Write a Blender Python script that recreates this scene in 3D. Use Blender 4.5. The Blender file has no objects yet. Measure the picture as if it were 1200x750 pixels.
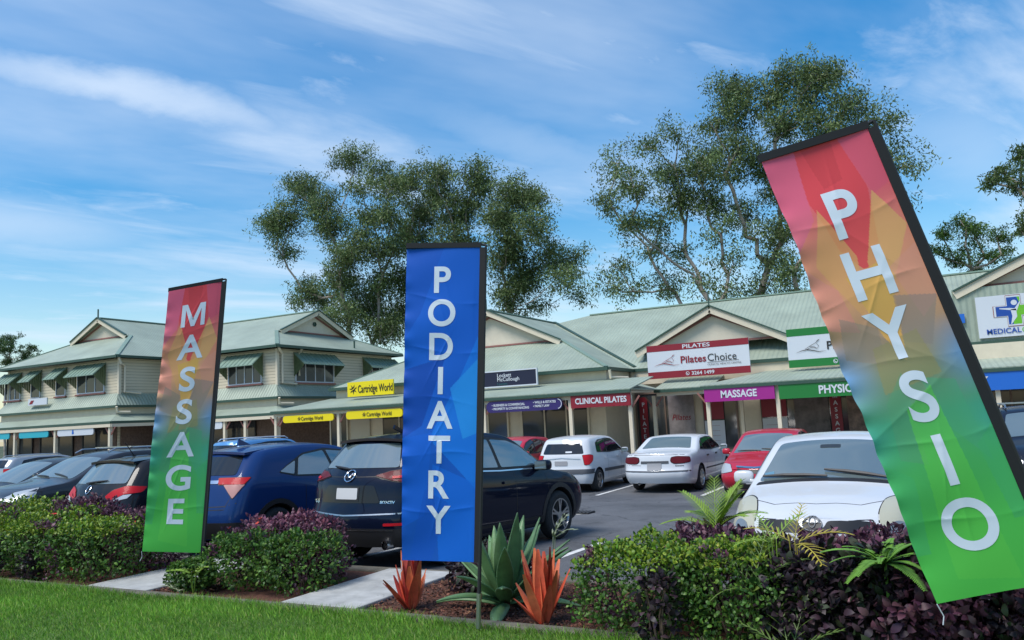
import bpy, bmesh, math, random
import numpy as np
from mathutils import Vector, Matrix, noise
from mathutils.bvhtree import BVHTree
SC = bpy.context.scene
COL = SC.collection
rng = np.random.default_rng(7)
random.seed(7)

# ------------------------------------------------------------------ camera
FPX = 930.0                      # focal length in pixels of a 1200 px wide picture
YAW, PITCH, ROLL = 0.486631643, 0.124262163, -0.0485152915
CAMZ = 1.75
def _rot(y, p, r):
    f = np.array([-math.sin(y)*math.cos(p), math.cos(y)*math.cos(p), math.sin(p)])
    rt = np.array([math.cos(y), math.sin(y), 0.0]); u = np.cross(rt, f)
    return np.array([rt*math.cos(r)+u*math.sin(r), -rt*math.sin(r)+u*math.cos(r), f])
RC = _rot(YAW, PITCH, ROLL)
CAMP = np.array([0, 0, CAMZ])
def ray(x, y): return RC.T @ np.array([(x-600)/FPX, -(y-375)/FPX, 1.0])
def on_y(x, y, Y): d = ray(x, y); return CAMP + d*Y/d[1]
def on_z(x, y, z): d = ray(x, y); return CAMP + d*(z-CAMZ)/d[2]
cd = bpy.data.cameras.new('camera'); cam = bpy.data.objects.new('camera', cd); COL.objects.link(cam)
cd.sensor_width = 36.0; cd.lens = FPX/1200*36; cd.clip_start = 0.1; cd.clip_end = 3000
M = Matrix(((RC[0][0], RC[1][0], -RC[2][0], 0), (RC[0][1], RC[1][1], -RC[2][1], 0), (RC[0][2], RC[1][2], -RC[2][2], CAMZ), (0, 0, 0, 1)))
cam.matrix_world = M
SC.camera = cam

# ------------------------------------------------------------------ sky, sun, exposure
SUN_EL, SUN_AZ = math.radians(58), math.radians(205)     # azimuth measured clockwise from +Y
w = bpy.data.worlds.new('World'); SC.world = w; w.use_nodes = True
nt = w.node_tree; nt.nodes.clear()
def N(nt, t, **k):
    n = nt.nodes.new(t)
    for a, b in k.items():
        if a == 'inp':
            for i, v in b.items(): n.inputs[i].default_value = v
        else: setattr(n, a, b)
    return n
def LK(nt, a, b): nt.links.new(a, b)
sky = N(nt, 'ShaderNodeTexSky', sky_type='NISHITA', sun_disc=False, sun_elevation=SUN_EL, sun_rotation=SUN_AZ, air_density=1.3, dust_density=0.6, ozone_density=2.5)
hs = N(nt, 'ShaderNodeHueSaturation', inp={'Saturation': 1.58, 'Value': 1.0}); LK(nt, sky.outputs[0], hs.inputs['Color'])
tc = N(nt, 'ShaderNodeTexCoord'); sx = N(nt, 'ShaderNodeSeparateXYZ'); LK(nt, tc.outputs['Generated'], sx.inputs[0])
mz = N(nt, 'ShaderNodeMath', operation='MAXIMUM', inp={1: 0.0}); LK(nt, sx.outputs['Z'], mz.inputs[0])
ad = N(nt, 'ShaderNodeMath', operation='ADD', inp={1: 0.12}); LK(nt, mz.outputs[0], ad.inputs[0])
dx = N(nt, 'ShaderNodeMath', operation='DIVIDE'); dy = N(nt, 'ShaderNodeMath', operation='DIVIDE')
LK(nt, sx.outputs['X'], dx.inputs[0]); LK(nt, ad.outputs[0], dx.inputs[1]); LK(nt, sx.outputs['Y'], dy.inputs[0]); LK(nt, ad.outputs[0], dy.inputs[1])
cb = N(nt, 'ShaderNodeCombineXYZ'); LK(nt, dx.outputs[0], cb.inputs[0]); LK(nt, dy.outputs[0], cb.inputs[1])
def cloud(along, across, rot, sc, det, dist, lo, hi, loc=(0, 0, 0), rough=.55):
    mp = N(nt, 'ShaderNodeMapping', vector_type='TEXTURE'); mp.inputs['Rotation'].default_value = (0, 0, rot); mp.inputs['Scale'].default_value = (along, across, 1); mp.inputs['Location'].default_value = loc
    LK(nt, cb.outputs[0], mp.inputs[0])
    nz = N(nt, 'ShaderNodeTexNoise', inp={'Scale': sc, 'Detail': det, 'Roughness': rough, 'Distortion': dist}); LK(nt, mp.outputs[0], nz.inputs['Vector'])
    mr = N(nt, 'ShaderNodeMapRange', interpolation_type='SMOOTHSTEP', inp={1: lo, 2: hi, 3: 0.0, 4: 1.0}); LK(nt, nz.outputs[0], mr.inputs[0])
    return mr.outputs[0]
def bank(loc, along, across, rot, amt):
    """one long cloud bank: an ellipse in the cloud layer, frayed by noise"""
    nz = N(nt, 'ShaderNodeTexNoise', inp={'Scale': 2.2, 'Detail': 7, 'Roughness': .6}); LK(nt, cb.outputs[0], nz.inputs['Vector'])
    ws = N(nt, 'ShaderNodeVectorMath', operation='SUBTRACT'); ws.inputs[1].default_value = (.5, .5, .5); LK(nt, nz.outputs['Color'], ws.inputs[0])
    wm = N(nt, 'ShaderNodeVectorMath', operation='SCALE'); wm.inputs['Scale'].default_value = .35; LK(nt, ws.outputs[0], wm.inputs[0])
    wa = N(nt, 'ShaderNodeVectorMath', operation='ADD'); LK(nt, cb.outputs[0], wa.inputs[0]); LK(nt, wm.outputs[0], wa.inputs[1])
    mp = N(nt, 'ShaderNodeMapping', vector_type='TEXTURE'); mp.inputs['Rotation'].default_value = (0, 0, rot); mp.inputs['Scale'].default_value = (along, across, 1); mp.inputs['Location'].default_value = (*loc, 0)
    LK(nt, wa.outputs[0], mp.inputs[0]); ln_ = N(nt, 'ShaderNodeVectorMath', operation='LENGTH'); LK(nt, mp.outputs[0], ln_.inputs[0])
    mr = N(nt, 'ShaderNodeMapRange', interpolation_type='SMOOTHSTEP', inp={1: 1.0, 2: 0.0, 3: 0.0, 4: amt}); LK(nt, ln_.outputs['Value'], mr.inputs[0])
    return mr.outputs[0]
DIRC = math.radians(62)
hz = N(nt, 'ShaderNodeMapRange', inp={1: .30, 2: .02, 3: 0.0, 4: .30}); LK(nt, sx.outputs['Z'], hz.inputs[0])
parts = [hz.outputs[0], cloud(1.9, .62, DIRC, 1.5, 9, .35, .40, .82, (3.1, 1.4, 0)), cloud(.8, .42, DIRC, 2.2, 8, .4, .40, 1.0, (1.3, 5.2, 0), .6), cloud(2.6, 1.3, DIRC, 1.2, 6, .2, .34, .90, (7.3, 2.2, 0)),
         bank((-1.52, 1.10), .62, .17, DIRC, .95), bank((-2.45, 1.35), .75, .42, DIRC, .62), bank((-2.25, 2.05), .55, .12, DIRC, .7), bank((-.9, 1.9), .9, .22, math.radians(70), .42), bank((.15, 2.5), .9, .40, math.radians(66), .45), bank((-2.9, 3.0), 1.4, .5, DIRC, .5)]
acc = parts[0]
for q_ in parts[1:]:
    mx = N(nt, 'ShaderNodeMath', operation='MAXIMUM'); LK(nt, acc, mx.inputs[0]); LK(nt, q_, mx.inputs[1]); acc = mx.outputs[0]
cs = N(nt, 'ShaderNodeMath', operation='MULTIPLY', inp={1: 0.80}); LK(nt, acc, cs.inputs[0])
mixc = N(nt, 'ShaderNodeMix', data_type='RGBA'); mixc.inputs['B'].default_value = (4.7, 5.5, 6.6, 1)
LK(nt, cs.outputs[0], mixc.inputs['Factor']); LK(nt, hs.outputs[0], mixc.inputs['A'])
bg = N(nt, "ShaderNodeBackground", inp={"Strength": 0.082}); LK(nt, mixc.outputs['Result'], bg.inputs[0])
wo = N(nt, 'ShaderNodeOutputWorld'); LK(nt, bg.outputs[0], wo.inputs[0])
sl = bpy.data.lights.new('sun', 'SUN'); sl.energy = 2.0; sl.angle = math.radians(28); sl.color = (1, .96, .9)
so = bpy.data.objects.new('sun', sl); COL.objects.link(so)
sd = Vector((math.sin(SUN_AZ)*math.cos(SUN_EL), math.cos(SUN_AZ)*math.cos(SUN_EL), math.sin(SUN_EL)))
so.rotation_euler = sd.to_track_quat('Z', 'Y').to_euler()
SC.view_settings.view_transform = 'Standard'; SC.view_settings.look = 'None'; SC.view_settings.exposure = 1.0; SC.view_settings.gamma = 1.0
SC.view_settings.use_curve_mapping = False
SC.render.engine = 'CYCLES'
SC.cycles.max_bounces = 8; SC.cycles.transparent_max_bounces = 8

# ------------------------------------------------------------------ materials
def lin(r, g, b):
    f = lambda c: (c/255/12.92 if c/255 <= .04045 else ((c/255+.055)/1.055)**2.4)
    return (f(r), f(g), f(b), 1)
MATS = {}
def mat(name, col, rough=.6, metal=0, coat=0, spec=.5, var=0, vscale=3, bump=0, bscale=20, ior=1.45, trans=0):
    if name in MATS: return MATS[name]
    m = bpy.data.materials.new(name); m.use_nodes = True; t = m.node_tree; b = t.nodes['Principled BSDF']
    if len(col) == 3: col = (*col, 1)
    b.inputs['Base Color'].default_value = col; b.inputs['Roughness'].default_value = rough; b.inputs['Metallic'].default_value = metal
    b.inputs['Coat Weight'].default_value = coat; b.inputs['Coat Roughness'].default_value = .04; b.inputs['Specular IOR Level'].default_value = spec; b.inputs['IOR'].default_value = ior
    if var or bump:
        tcn = N(t, 'ShaderNodeTexCoord')
    if var:
        nz = N(t, 'ShaderNodeTexNoise', inp={'Scale': vscale, 'Detail': 5, 'Roughness': .65}); LK(t, tcn.outputs['Object'], nz.inputs['Vector'])
        mr = N(t, 'ShaderNodeMapRange', inp={1: .3, 2: .7, 3: 1-var, 4: 1+var}); LK(t, nz.outputs[0], mr.inputs[0])
        mm = N(t, 'ShaderNodeMix', data_type='RGBA', blend_type='MULTIPLY', inp={'Factor': 1}); mm.inputs['A'].default_value = col
        LK(t, mr.outputs[0], mm.inputs['B']); LK(t, mm.outputs['Result'], b.inputs['Base Color'])
    if bump:
        nb = N(t, 'ShaderNodeTexNoise', inp={'Scale': bscale, 'Detail': 4}); LK(t, tcn.outputs['Object'], nb.inputs['Vector'])
        bp = N(t, 'ShaderNodeBump', inp={'Strength': bump, 'Distance': .02}); LK(t, nb.outputs[0], bp.inputs['Height']); LK(t, bp.outputs[0], b.inputs['Normal'])
    MATS[name] = m; return m
def attr_mat(name, rough=.5, trans=.25, spec=.4, bump=0):
    if name in MATS: return MATS[name]
    m = bpy.data.materials.new(name); m.use_nodes = True; t = m.node_tree; b = t.nodes['Principled BSDF']
    a = N(t, 'ShaderNodeAttribute', attribute_name='tint'); LK(t, a.outputs['Color'], b.inputs['Base Color'])
    b.inputs['Roughness'].default_value = rough; b.inputs['Specular IOR Level'].default_value = spec
    if trans:
        tr = N(t, 'ShaderNodeBsdfTranslucent'); LK(t, a.outputs['Color'], tr.inputs[0])
        ms = N(t, 'ShaderNodeMixShader', inp={0: trans}); LK(t, b.outputs[0], ms.inputs[1]); LK(t, tr.outputs[0], ms.inputs[2])
        LK(t, ms.outputs[0], t.nodes['Material Output'].inputs[0])
    if bump:
        tcn = N(t, 'ShaderNodeTexCoord'); nb = N(t, 'ShaderNodeTexNoise', inp={'Scale': 9, 'Detail': 5}); LK(t, tcn.outputs['Object'], nb.inputs['Vector'])
        bp = N(t, 'ShaderNodeBump', inp={'Strength': bump, 'Distance': .02}); LK(t, nb.outputs[0], bp.inputs['Height']); LK(t, bp.outputs[0], b.inputs['Normal'])
    MATS[name] = m; return m
def wave_mat(name, col, axis, period, rough, strength, var, gap=0.0):
    """ribbed sheet: axis 'eave' runs ribs across the eave direction by face normal; axis 'Z' makes boards."""
    m = bpy.data.materials.new(name); m.use_nodes = True; t = m.node_tree; b = t.nodes['Principled BSDF']
    tcn = N(t, 'ShaderNodeTexCoord'); s = N(t, 'ShaderNodeSeparateXYZ'); LK(t, tcn.outputs['Object'], s.inputs[0])
    if axis == 'eave':
        g = N(t, 'ShaderNodeNewGeometry'); sn = N(t, 'ShaderNodeSeparateXYZ'); LK(t, g.outputs['True Normal'], sn.inputs[0])
        ax = N(t, 'ShaderNodeMath', operation='ABSOLUTE'); ay = N(t, 'ShaderNodeMath', operation='ABSOLUTE')
        LK(t, sn.outputs[0], ax.inputs[0]); LK(t, sn.outputs[1], ay.inputs[0])
        gt = N(t, 'ShaderNodeMath', operation='GREATER_THAN'); LK(t, ax.outputs[0], gt.inputs[0]); LK(t, ay.outputs[0], gt.inputs[1])
        mxf = N(t, 'ShaderNodeMix', data_type='FLOAT'); LK(t, gt.outputs[0], mxf.inputs['Factor']); LK(t, s.outputs[0], mxf.inputs['A']); LK(t, s.outputs[1], mxf.inputs['B'])
        co = mxf.outputs['Result']
    else: co = s.outputs[2]
    ml = N(t, 'ShaderNodeMath', operation='MULTIPLY', inp={1: 1/period}); LK(t, co, ml.inputs[0])
    if axis == 'eave':
        m2 = N(t, 'ShaderNodeMath', operation='MULTIPLY', inp={1: 2*math.pi}); LK(t, ml.outputs[0], m2.inputs[0])
        h = N(t, 'ShaderNodeMath', operation='SINE'); LK(t, m2.outputs[0], h.inputs[0])
    else:
        h = N(t, 'ShaderNodeMath', operation='FRACT'); LK(t, ml.outputs[0], h.inputs[0])
        h2 = N(t, 'ShaderNodeMath', operation='SUBTRACT', inp={0: 1.0}); LK(t, h.outputs[0], h2.inputs[1]); h = h2
    bp = N(t, 'ShaderNodeBump', inp={'Strength': strength, 'Distance': .03}); LK(t, h.outputs[0], bp.inputs['Height']); LK(t, bp.outputs[0], b.inputs['Normal'])
    nz = N(t, 'ShaderNodeTexNoise', inp={'Scale': .6, 'Detail': 7, 'Roughness': .65}); LK(t, tcn.outputs['Object'], nz.inputs['Vector'])
    mr = N(t, 'ShaderNodeMapRange', inp={1: .3, 2: .7, 3: 1-var, 4: 1+var}); LK(t, nz.outputs[0], mr.inputs[0])
    mm = N(t, 'ShaderNodeMix', data_type='RGBA', blend_type='MULTIPLY', inp={'Factor': 1}); mm.inputs['A'].default_value = col; LK(t, mr.outputs[0], mm.inputs['B'])
    out = mm.outputs['Result']
    if gap:
        lt = N(t, 'ShaderNodeMath', operation='LESS_THAN', inp={1: gap}); LK(t, (h.inputs[1].links[0].from_socket if axis != 'eave' else h.outputs[0]), lt.inputs[0])
        m3 = N(t, 'ShaderNodeMix', data_type='RGBA', blend_type='MULTIPLY'); m3.inputs['B'].default_value = (.45, .45, .45, 1)
        LK(t, lt.outputs[0], m3.inputs['Factor']); LK(t, out, m3.inputs['A']); out = m3.outputs['Result']
    LK(t, out, b.inputs['Base Color']); b.inputs['Roughness'].default_value = rough
    return m
ROOF = wave_mat('roof_green', (.29, .342, .27, 1), 'eave', .19, .5, .45, .16)
CLAD = wave_mat('weatherboard', (.57, .50, .365, 1), 'Z', .16, .6, .6, .06, .13)
GREEN = mat('gutter_green', (.035, .075, .055), .4)
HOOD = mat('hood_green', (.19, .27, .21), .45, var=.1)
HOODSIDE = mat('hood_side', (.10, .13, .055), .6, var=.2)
CREAM = mat('cream_paint', (.62, .545, .41), .55, var=.06)
PINK = mat('pink_trim', (.26, .11, .09), .6)
DARK = mat('dark_interior', (.035, .03, .028), .7, var=.3)
GLASS = mat('shop_glass', (.045, .05, .055), .06, spec=.6)
GLASS2 = mat('car_glass', (.115, .15, .152), .03, spec=.9, ior=2.1)  # pale base colour stands in for part of the reflected sky
PGLASS = mat('privacy_glass', (.012, .014, .016), .03, spec=.6, ior=1.55)
BLACK = mat('black_plastic', (.018, .018, .02), .5)
BLKFAB = mat('black_fabric', (.012, .012, .014), .75)
RUBBER = mat('tyre_rubber', (.022, .022, .023), .8)
CHROME = mat('chrome', (.75, .75, .76), .12, 1)
ALLOY = mat('alloy', (.50, .51, .53), .28, 1)
STEEL = mat('steel', (.45, .46, .47), .35, 1)
REDLENS = mat('red_lens', (.42, .010, .018), .4, coat=.08, spec=.15)
DREDLENS = mat('dark_red_lens', (.10, .008, .012), .4, coat=.08, spec=.15)
CLEARLENS = mat('clear_lens', (.42, .45, .47), .3, .2, coat=.4)
YELLENS = mat('hazed_lens', (.42, .41, .31), .3, coat=.4)
WHITE = mat('white_gloss', (.78, .79, .80), .35)
SIGNW = mat('sign_white', (.55, .58, .62), .45)
PLATE = mat('plate_white', (.55, .54, .54), .5)
PLATEG = mat('plate_grey', (.28, .28, .29), .5)
MAROON = mat('sign_maroon', (.22, .010, .022), .45)
SGREEN = mat('sign_green', (.010, .16, .028), .45)
MAGENTA = mat('sign_magenta', (.30, .012, .20), .45)
YELLOW = mat('sign_yellow', (.75, .60, .004), .45)
INK = mat('ink_black', (.015, .013, .012), .5)
NAVY = mat('sign_navy', (.010, .012, .035), .45)
PURPLE = mat('sign_purple', (.03, .018, .12), .45)
CYAN = mat('sign_cyan', (.02, .36, .44), .45)
SBLUE = mat('sign_blue', (.012, .12, .48), .45)
LOGOB = mat('logo_blue', (.01, .06, .30), .45)
LOGOG = mat('logo_green', (.13, .42, .02), .45)
TEAL = mat('teal_ink', (.02, .12, .13), .5)

# ------------------------------------------------------------------ mesh helpers
class MB:
    def __init__(s): s.v = []; s.f = []; s.m = []; s.cur = 0
    def add(s, vs, fs):
        o = len(s.v); s.v += [tuple(map(float, p)) for p in vs]; s.f += [[i+o for i in f] for f in fs]; s.m += [s.cur]*len(fs); return s
    def box(s, x0, x1, y0, y1, z0, z1):
        return s.add([(x0, y0, z0), (x1, y0, z0), (x1, y1, z0), (x0, y1, z0), (x0, y0, z1), (x1, y0, z1), (x1, y1, z1), (x0, y1, z1)],
                     [(0, 3, 2, 1), (4, 5, 6, 7), (0, 1, 5, 4), (1, 2, 6, 5), (2, 3, 7, 6), (3, 0, 4, 7)])
    def bar(s, p, q, w, h, up=(0, 0, 1)):
        p, q = Vector(p), Vector(q); d = (q-p).normalized(); up = Vector(up); r = d.cross(up)
        if r.length < 1e-4: r = d.cross(Vector((1, 0, 0)))
        r.normalize(); u = r.cross(d); r *= w/2; u *= h/2
        return s.add([p-r-u, p+r-u, p+r+u, p-r+u, q-r-u, q+r-u, q+r+u, q-r+u], [(0, 1, 2, 3), (7, 6, 5, 4), (0, 4, 5, 1), (1, 5, 6, 2), (2, 6, 7, 3), (3, 7, 4, 0)])
    def tube(s, pts, rad, n=8, cap=True):
        pts = [Vector(p) for p in pts]; R = rad if hasattr(rad, '__len__') else [rad]*len(pts)
        o = len(s.v); ref = None
        for i, p in enumerate(pts):
            d = (pts[min(i+1, len(pts)-1)]-pts[max(i-1, 0)]).normalized()
            if ref is None or abs(d.dot(ref)) > .98: ref = Vector((0, 0, 1)) if abs(d.z) < .9 else Vector((1, 0, 0))
            a = d.cross(ref).normalized(); b = d.cross(a)
            for k in range(n):
                t = 2*math.pi*k/n; s.v.append(tuple(p+a*(R[i]*math.cos(t))+b*(R[i]*math.sin(t))))
        for i in range(len(pts)-1):
            for k in range(n):
                s.f.append([o+i*n+k, o+i*n+(k+1) % n, o+(i+1)*n+(k+1) % n, o+(i+1)*n+k]); s.m.append(s.cur)
        if cap:
            s.f.append([o+k for k in range(n)][::-1]); s.m.append(s.cur); s.f.append([o+(len(pts)-1)*n+k for k in range(n)]); s.m.append(s.cur)
        return s
    def lathe(s, prof, c, axis='x', n=28, sgn=1):
        o = len(s.v)
        for r, h in prof:
            for k in range(n):
                t = 2*math.pi*k/n; a, b = r*math.cos(t), r*math.sin(t)
                s.v.append((c[0]+sgn*h, c[1]+a, c[2]+b) if axis == 'x' else ((c[0]+a, c[1]+sgn*h, c[2]+b) if axis == 'y' else (c[0]+a, c[1]+b, c[2]+sgn*h)))
        for i in range(len(prof)-1):
            for k in range(n): s.f.append([o+i*n+k, o+i*n+(k+1) % n, o+(i+1)*n+(k+1) % n, o+(i+1)*n+k]); s.m.append(s.cur)
        return s
    def build(s, name, m, parent=None, off=None, smooth=False, bevel=0, recalc=True, loc=None):
        me = bpy.data.meshes.new(name); v = np.array(s.v) - (np.array(off) if off is not None else 0)
        me.from_pydata([tuple(p) for p in v], [], s.f)
        for k in (m if isinstance(m, (list, tuple)) else [m]): me.materials.append(k)
        if len(set(s.m)) > 1: me.polygons.foreach_set('material_index', s.m)
        if recalc:
            b = bmesh.new(); b.from_mesh(me); bmesh.ops.recalc_face_normals(b, faces=b.faces); b.to_mesh(me); b.free()
        if smooth: me.polygons.foreach_set('use_smooth', [True]*len(me.polygons))
        o = bpy.data.objects.new(name, me); COL.objects.link(o)
        if parent: o.parent = parent
        if loc is not None: o.location = loc
        if bevel:
            md = o.modifiers.new('bevel', 'BEVEL'); md.width = bevel; md.segments = 2; md.limit_method = 'ANGLE'
        return o
def raw(name, v, f, m, parent=None, smooth=False, tint=None):
    me = bpy.data.meshes.new(name); v = np.asarray(v, np.float32); f = np.asarray(f, np.int32); k = f.shape[1]
    me.vertices.add(len(v)); me.vertices.foreach_set('co', v.ravel()); me.loops.add(f.size); me.loops.foreach_set('vertex_index', f.ravel())
    me.polygons.add(len(f)); me.polygons.foreach_set('loop_start', np.arange(0, f.size, k, dtype=np.int32)); me.polygons.foreach_set('loop_total', np.full(len(f), k, np.int32))
    me.update(calc_edges=True); me.materials.append(m)
    if smooth: me.polygons.foreach_set('use_smooth', [True]*len(f))
    if tint is not None:
        a = me.color_attributes.new('tint', 'FLOAT_COLOR', 'POINT'); t = np.ones((len(v), 4), np.float32); t[:, :3] = tint; a.data.foreach_set('color', t.ravel())
    o = bpy.data.objects.new(name, me); COL.objects.link(o)
    if parent: o.parent = parent
    return o
def thing(name, label, cat, loc=(0, 0, 0), rz=0, group=None):
    o = bpy.data.objects.new(name, None); COL.objects.link(o); o.location = loc; o.rotation_euler = (0, 0, rz); o.empty_display_size = .2
    return tag(o, label, cat, group)
def tag(o, label, cat, group=None, kind=None):
    if label: o['label'] = label
    if cat: o['category'] = cat
    if group: o['group'] = group
    if kind: o['kind'] = kind
    return o
def struct(o): o['kind'] = 'structure'; return o
def quad(name, pts, m): return MB().add(pts, [list(range(len(pts)))]).build(name, m, recalc=False)
_txt = {}
def text2d(s, bold=.018, shear=0, res=3):
    """letters as a flat mesh, cap height 1, centred"""
    k = (s, bold, shear, res)
    if k in _txt: return _txt[k]
    if s == 'M':
        o_ = [(-.5, -.5), (-.5, .5), (-.27, .5), (0, -.18), (.27, .5), (.5, .5), (.5, -.5), (.33, -.5), (.33, .26), (.075, -.5), (-.075, -.5), (-.33, .26), (-.33, -.5)]
        _txt[k] = (np.array(o_)*np.array([.98, 1]), [list(range(13))]); return _txt[k]
    c = bpy.data.curves.new('t', 'FONT'); c.body = s; c.size = 1.0; c.offset = bold; c.shear = shear; c.resolution_u = res
    o = bpy.data.objects.new('t', c); COL.objects.link(o); bpy.context.view_layer.update()
    me = bpy.data.meshes.new_from_object(o.evaluated_get(bpy.context.evaluated_depsgraph_get()))
    v = np.array([p.co[:2] for p in me.vertices]); f = [list(p.vertices) for p in me.polygons]
    bpy.data.objects.remove(o); bpy.data.curves.remove(c); bpy.data.meshes.remove(me)
    h = .69
    v = v/h; v[:, 0] -= (v[:, 0].min()+v[:, 0].max())/2; v[:, 1] -= .5
    _txt[k] = (v, f); return _txt[k]

# ------------------------------------------------------------------ ground
Z_FAR = -.27
def ground_z(y): return float(np.interp(y, [7.75, 19], [0, Z_FAR]))
def asphalt():
    m = bpy.data.materials.new('asphalt'); m.use_nodes = True; t = m.node_tree; b = t.nodes['Principled BSDF']
    tcn = N(t, 'ShaderNodeTexCoord')
    n1 = N(t, 'ShaderNodeTexNoise', inp={'Scale': .5, 'Detail': 6, 'Roughness': .7}); n2 = N(t, 'ShaderNodeTexNoise', inp={'Scale': 60, 'Detail': 3, 'Roughness': .8})
    for n in (n1, n2): LK(t, tcn.outputs['Object'], n.inputs['Vector'])
    r1 = N(t, 'ShaderNodeMapRange', inp={1: .3, 2: .7, 3: .62, 4: 1.45}); r2 = N(t, 'ShaderNodeMapRange', inp={1: .3, 2: .7, 3: .6, 4: 1.5})
    LK(t, n1.outputs[0], r1.inputs[0]); LK(t, n2.outputs[0], r2.inputs[0])
    mu = N(t, 'ShaderNodeMath', operation='MULTIPLY'); LK(t, r1.outputs[0], mu.inputs[0]); LK(t, r2.outputs[0], mu.inputs[1])
    mm = N(t, 'ShaderNodeMix', data_type='RGBA', blend_type='MULTIPLY', inp={'Factor': 1}); mm.inputs['A'].default_value = (.088, .090, .095, 1)
    vo = N(t, 'ShaderNodeTexVoronoi', feature='DISTANCE_TO_EDGE', inp={'Scale': .33, 'Randomness': 1}); wn = N(t, 'ShaderNodeTexNoise', inp={'Scale': 1.3, 'Detail': 5}); LK(t, tcn.outputs['Object'], wn.inputs['Vector'])
    wa = N(t, 'ShaderNodeVectorMath', operation='ADD'); LK(t, tcn.outputs['Object'], wa.inputs[0]); LK(t, wn.outputs['Color'], wa.inputs[1]); LK(t, wa.outputs[0], vo.inputs['Vector'])
    r3 = N(t, 'ShaderNodeMapRange', inp={1: .002, 2: .010, 3: .5, 4: 1.0}); LK(t, vo.outputs['Distance'], r3.inputs[0])
    n4 = N(t, 'ShaderNodeTexNoise', inp={'Scale': 1.1, 'Detail': 2}); LK(t, tcn.outputs['Object'], n4.inputs['Vector']); r4 = N(t, 'ShaderNodeMapRange', inp={1: .66, 2: .74, 3: 1.0, 4: .55}); LK(t, n4.outputs[0], r4.inputs[0])
    mu2 = N(t, 'ShaderNodeMath', operation='MULTIPLY'); LK(t, mu.outputs[0], mu2.inputs[0]); LK(t, r3.outputs[0], mu2.inputs[1]); mu3 = N(t, 'ShaderNodeMath', operation='MULTIPLY'); LK(t, mu2.outputs[0], mu3.inputs[0]); LK(t, r4.outputs[0], mu3.inputs[1])
    LK(t, mu3.outputs[0], mm.inputs['B']); LK(t, mm.outputs['Result'], b.inputs['Base Color'])
    b.inputs['Roughness'].default_value = .75
    bp = N(t, 'ShaderNodeBump', inp={'Strength': .5, 'Distance': .01}); LK(t, n2.outputs[0], bp.inputs['Height']); LK(t, bp.outputs[0], b.inputs['Normal'])
    return m
struct(quad('ground', [(-900, -300, -.75), (900, -300, -.75), (900, 1200, -.75), (-900, 1200, -.75)], mat('far_ground', (.06, .075, .035), .9, var=.4, vscale=.05)))
g = MB()
ys = [7.75, 19, 25.0]
for a, b in zip(ys[:-1], ys[1:]): g.add([(-90, a, ground_z(a)), (40, a, ground_z(a)), (40, b, ground_z(b)), (-90, b, ground_z(b))], [(0, 1, 2, 3)])
struct(g.build('car_park', asphalt(), recalc=False))
CONC = mat('concrete', (.33, .32, .29), .85, var=.22, vscale=4, bump=.3, bscale=40)
PATHM = mat('path_concrete', (.37, .37, .35), .85, var=.2, vscale=5, bump=.2, bscale=60)
KERBM = mat('kerb_concrete', (.125, .115, .09), .9, var=.35, vscale=6, bump=.4, bscale=40)
struct(MB().box(-90, 40, 7.55, 7.75, -.3, .10).build('kerb', KERBM, bevel=.02))
struct(MB().box(-90, 40, 5.72, 5.86, -.3, .125).build('kerb', KERBM, bevel=.02))
struct(MB().box(-90, 40, 24.9, 46, -.6, -.14).build('pavement', CONC, bevel=.02))
struct(quad('lawn', [(-90, -60, .085), (40, -60, .085), (40, 5.74, .085), (-90, 5.74, .085)], mat('lawn_soil', (.08, .15, .03), .95, var=.4, vscale=8, bump=.4, bscale=50)))
struct(MB().box(-90, 40, 5.84, 7.57, -.3, .075).build('mulch_bed', mat('mulch', (.11, .045, .028), .95, var=.6, vscale=45, bump=1, bscale=60)))
for x0, x1 in ((-8.72, -7.72), (-5.78, -4.86)):
    struct(MB().box(x0, x1, 5.87, 7.6, -.2, .118).build('footpath', PATHM, bevel=.012))
PAINT = mat('line_paint', (.62, .62, .60), .7, var=.25, vscale=14)
for k in range(-7, 3):
    x = -7.2+2.7*k
    struct(quad('bay_line', [(x-.05, 7.9, ground_z(7.9)+.004), (x+.05, 7.9, ground_z(7.9)+.004), (x+.05, 11.0, ground_z(11)+.004), (x-.05, 11.0, ground_z(11)+.004)], PAINT))
for k in range(-9, 4):
    x = -7.9+2.7*k
    struct(quad('bay_line', [(x-.05, 19.05, Z_FAR+.004), (x+.05, 19.05, Z_FAR+.004), (x+.05, 24.7, Z_FAR+.004), (x-.05, 24.7, Z_FAR+.004)], PAINT))

zd = ground_z(14.6)
struct(quad('drain_apron', [(-8.6, 14.5, ground_z(14.5)+.004), (-6.4, 14.5, ground_z(14.5)+.004), (-6.4, 15.2, ground_z(15.2)+.004), (-8.6, 15.2, ground_z(15.1)+.004)], CONC))
dg = thing('storm_grate', 'dark steel storm drain grate set in the asphalt behind the navy SUV', 'grate', (-6.55, 14.85, zd))
MB().box(-.27, .27, -.18, .18, -.02, .012).build('well', mat('black_well', (.01, .01, .01), .9), dg)
gb = MB()
for k in range(7): gb.box(-.26+.08*k, -.22+.08*k, -.17, .17, .012, .03)
gb.build('bars', mat('old_steel', (.10, .10, .10), .6, .6), dg)

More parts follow.
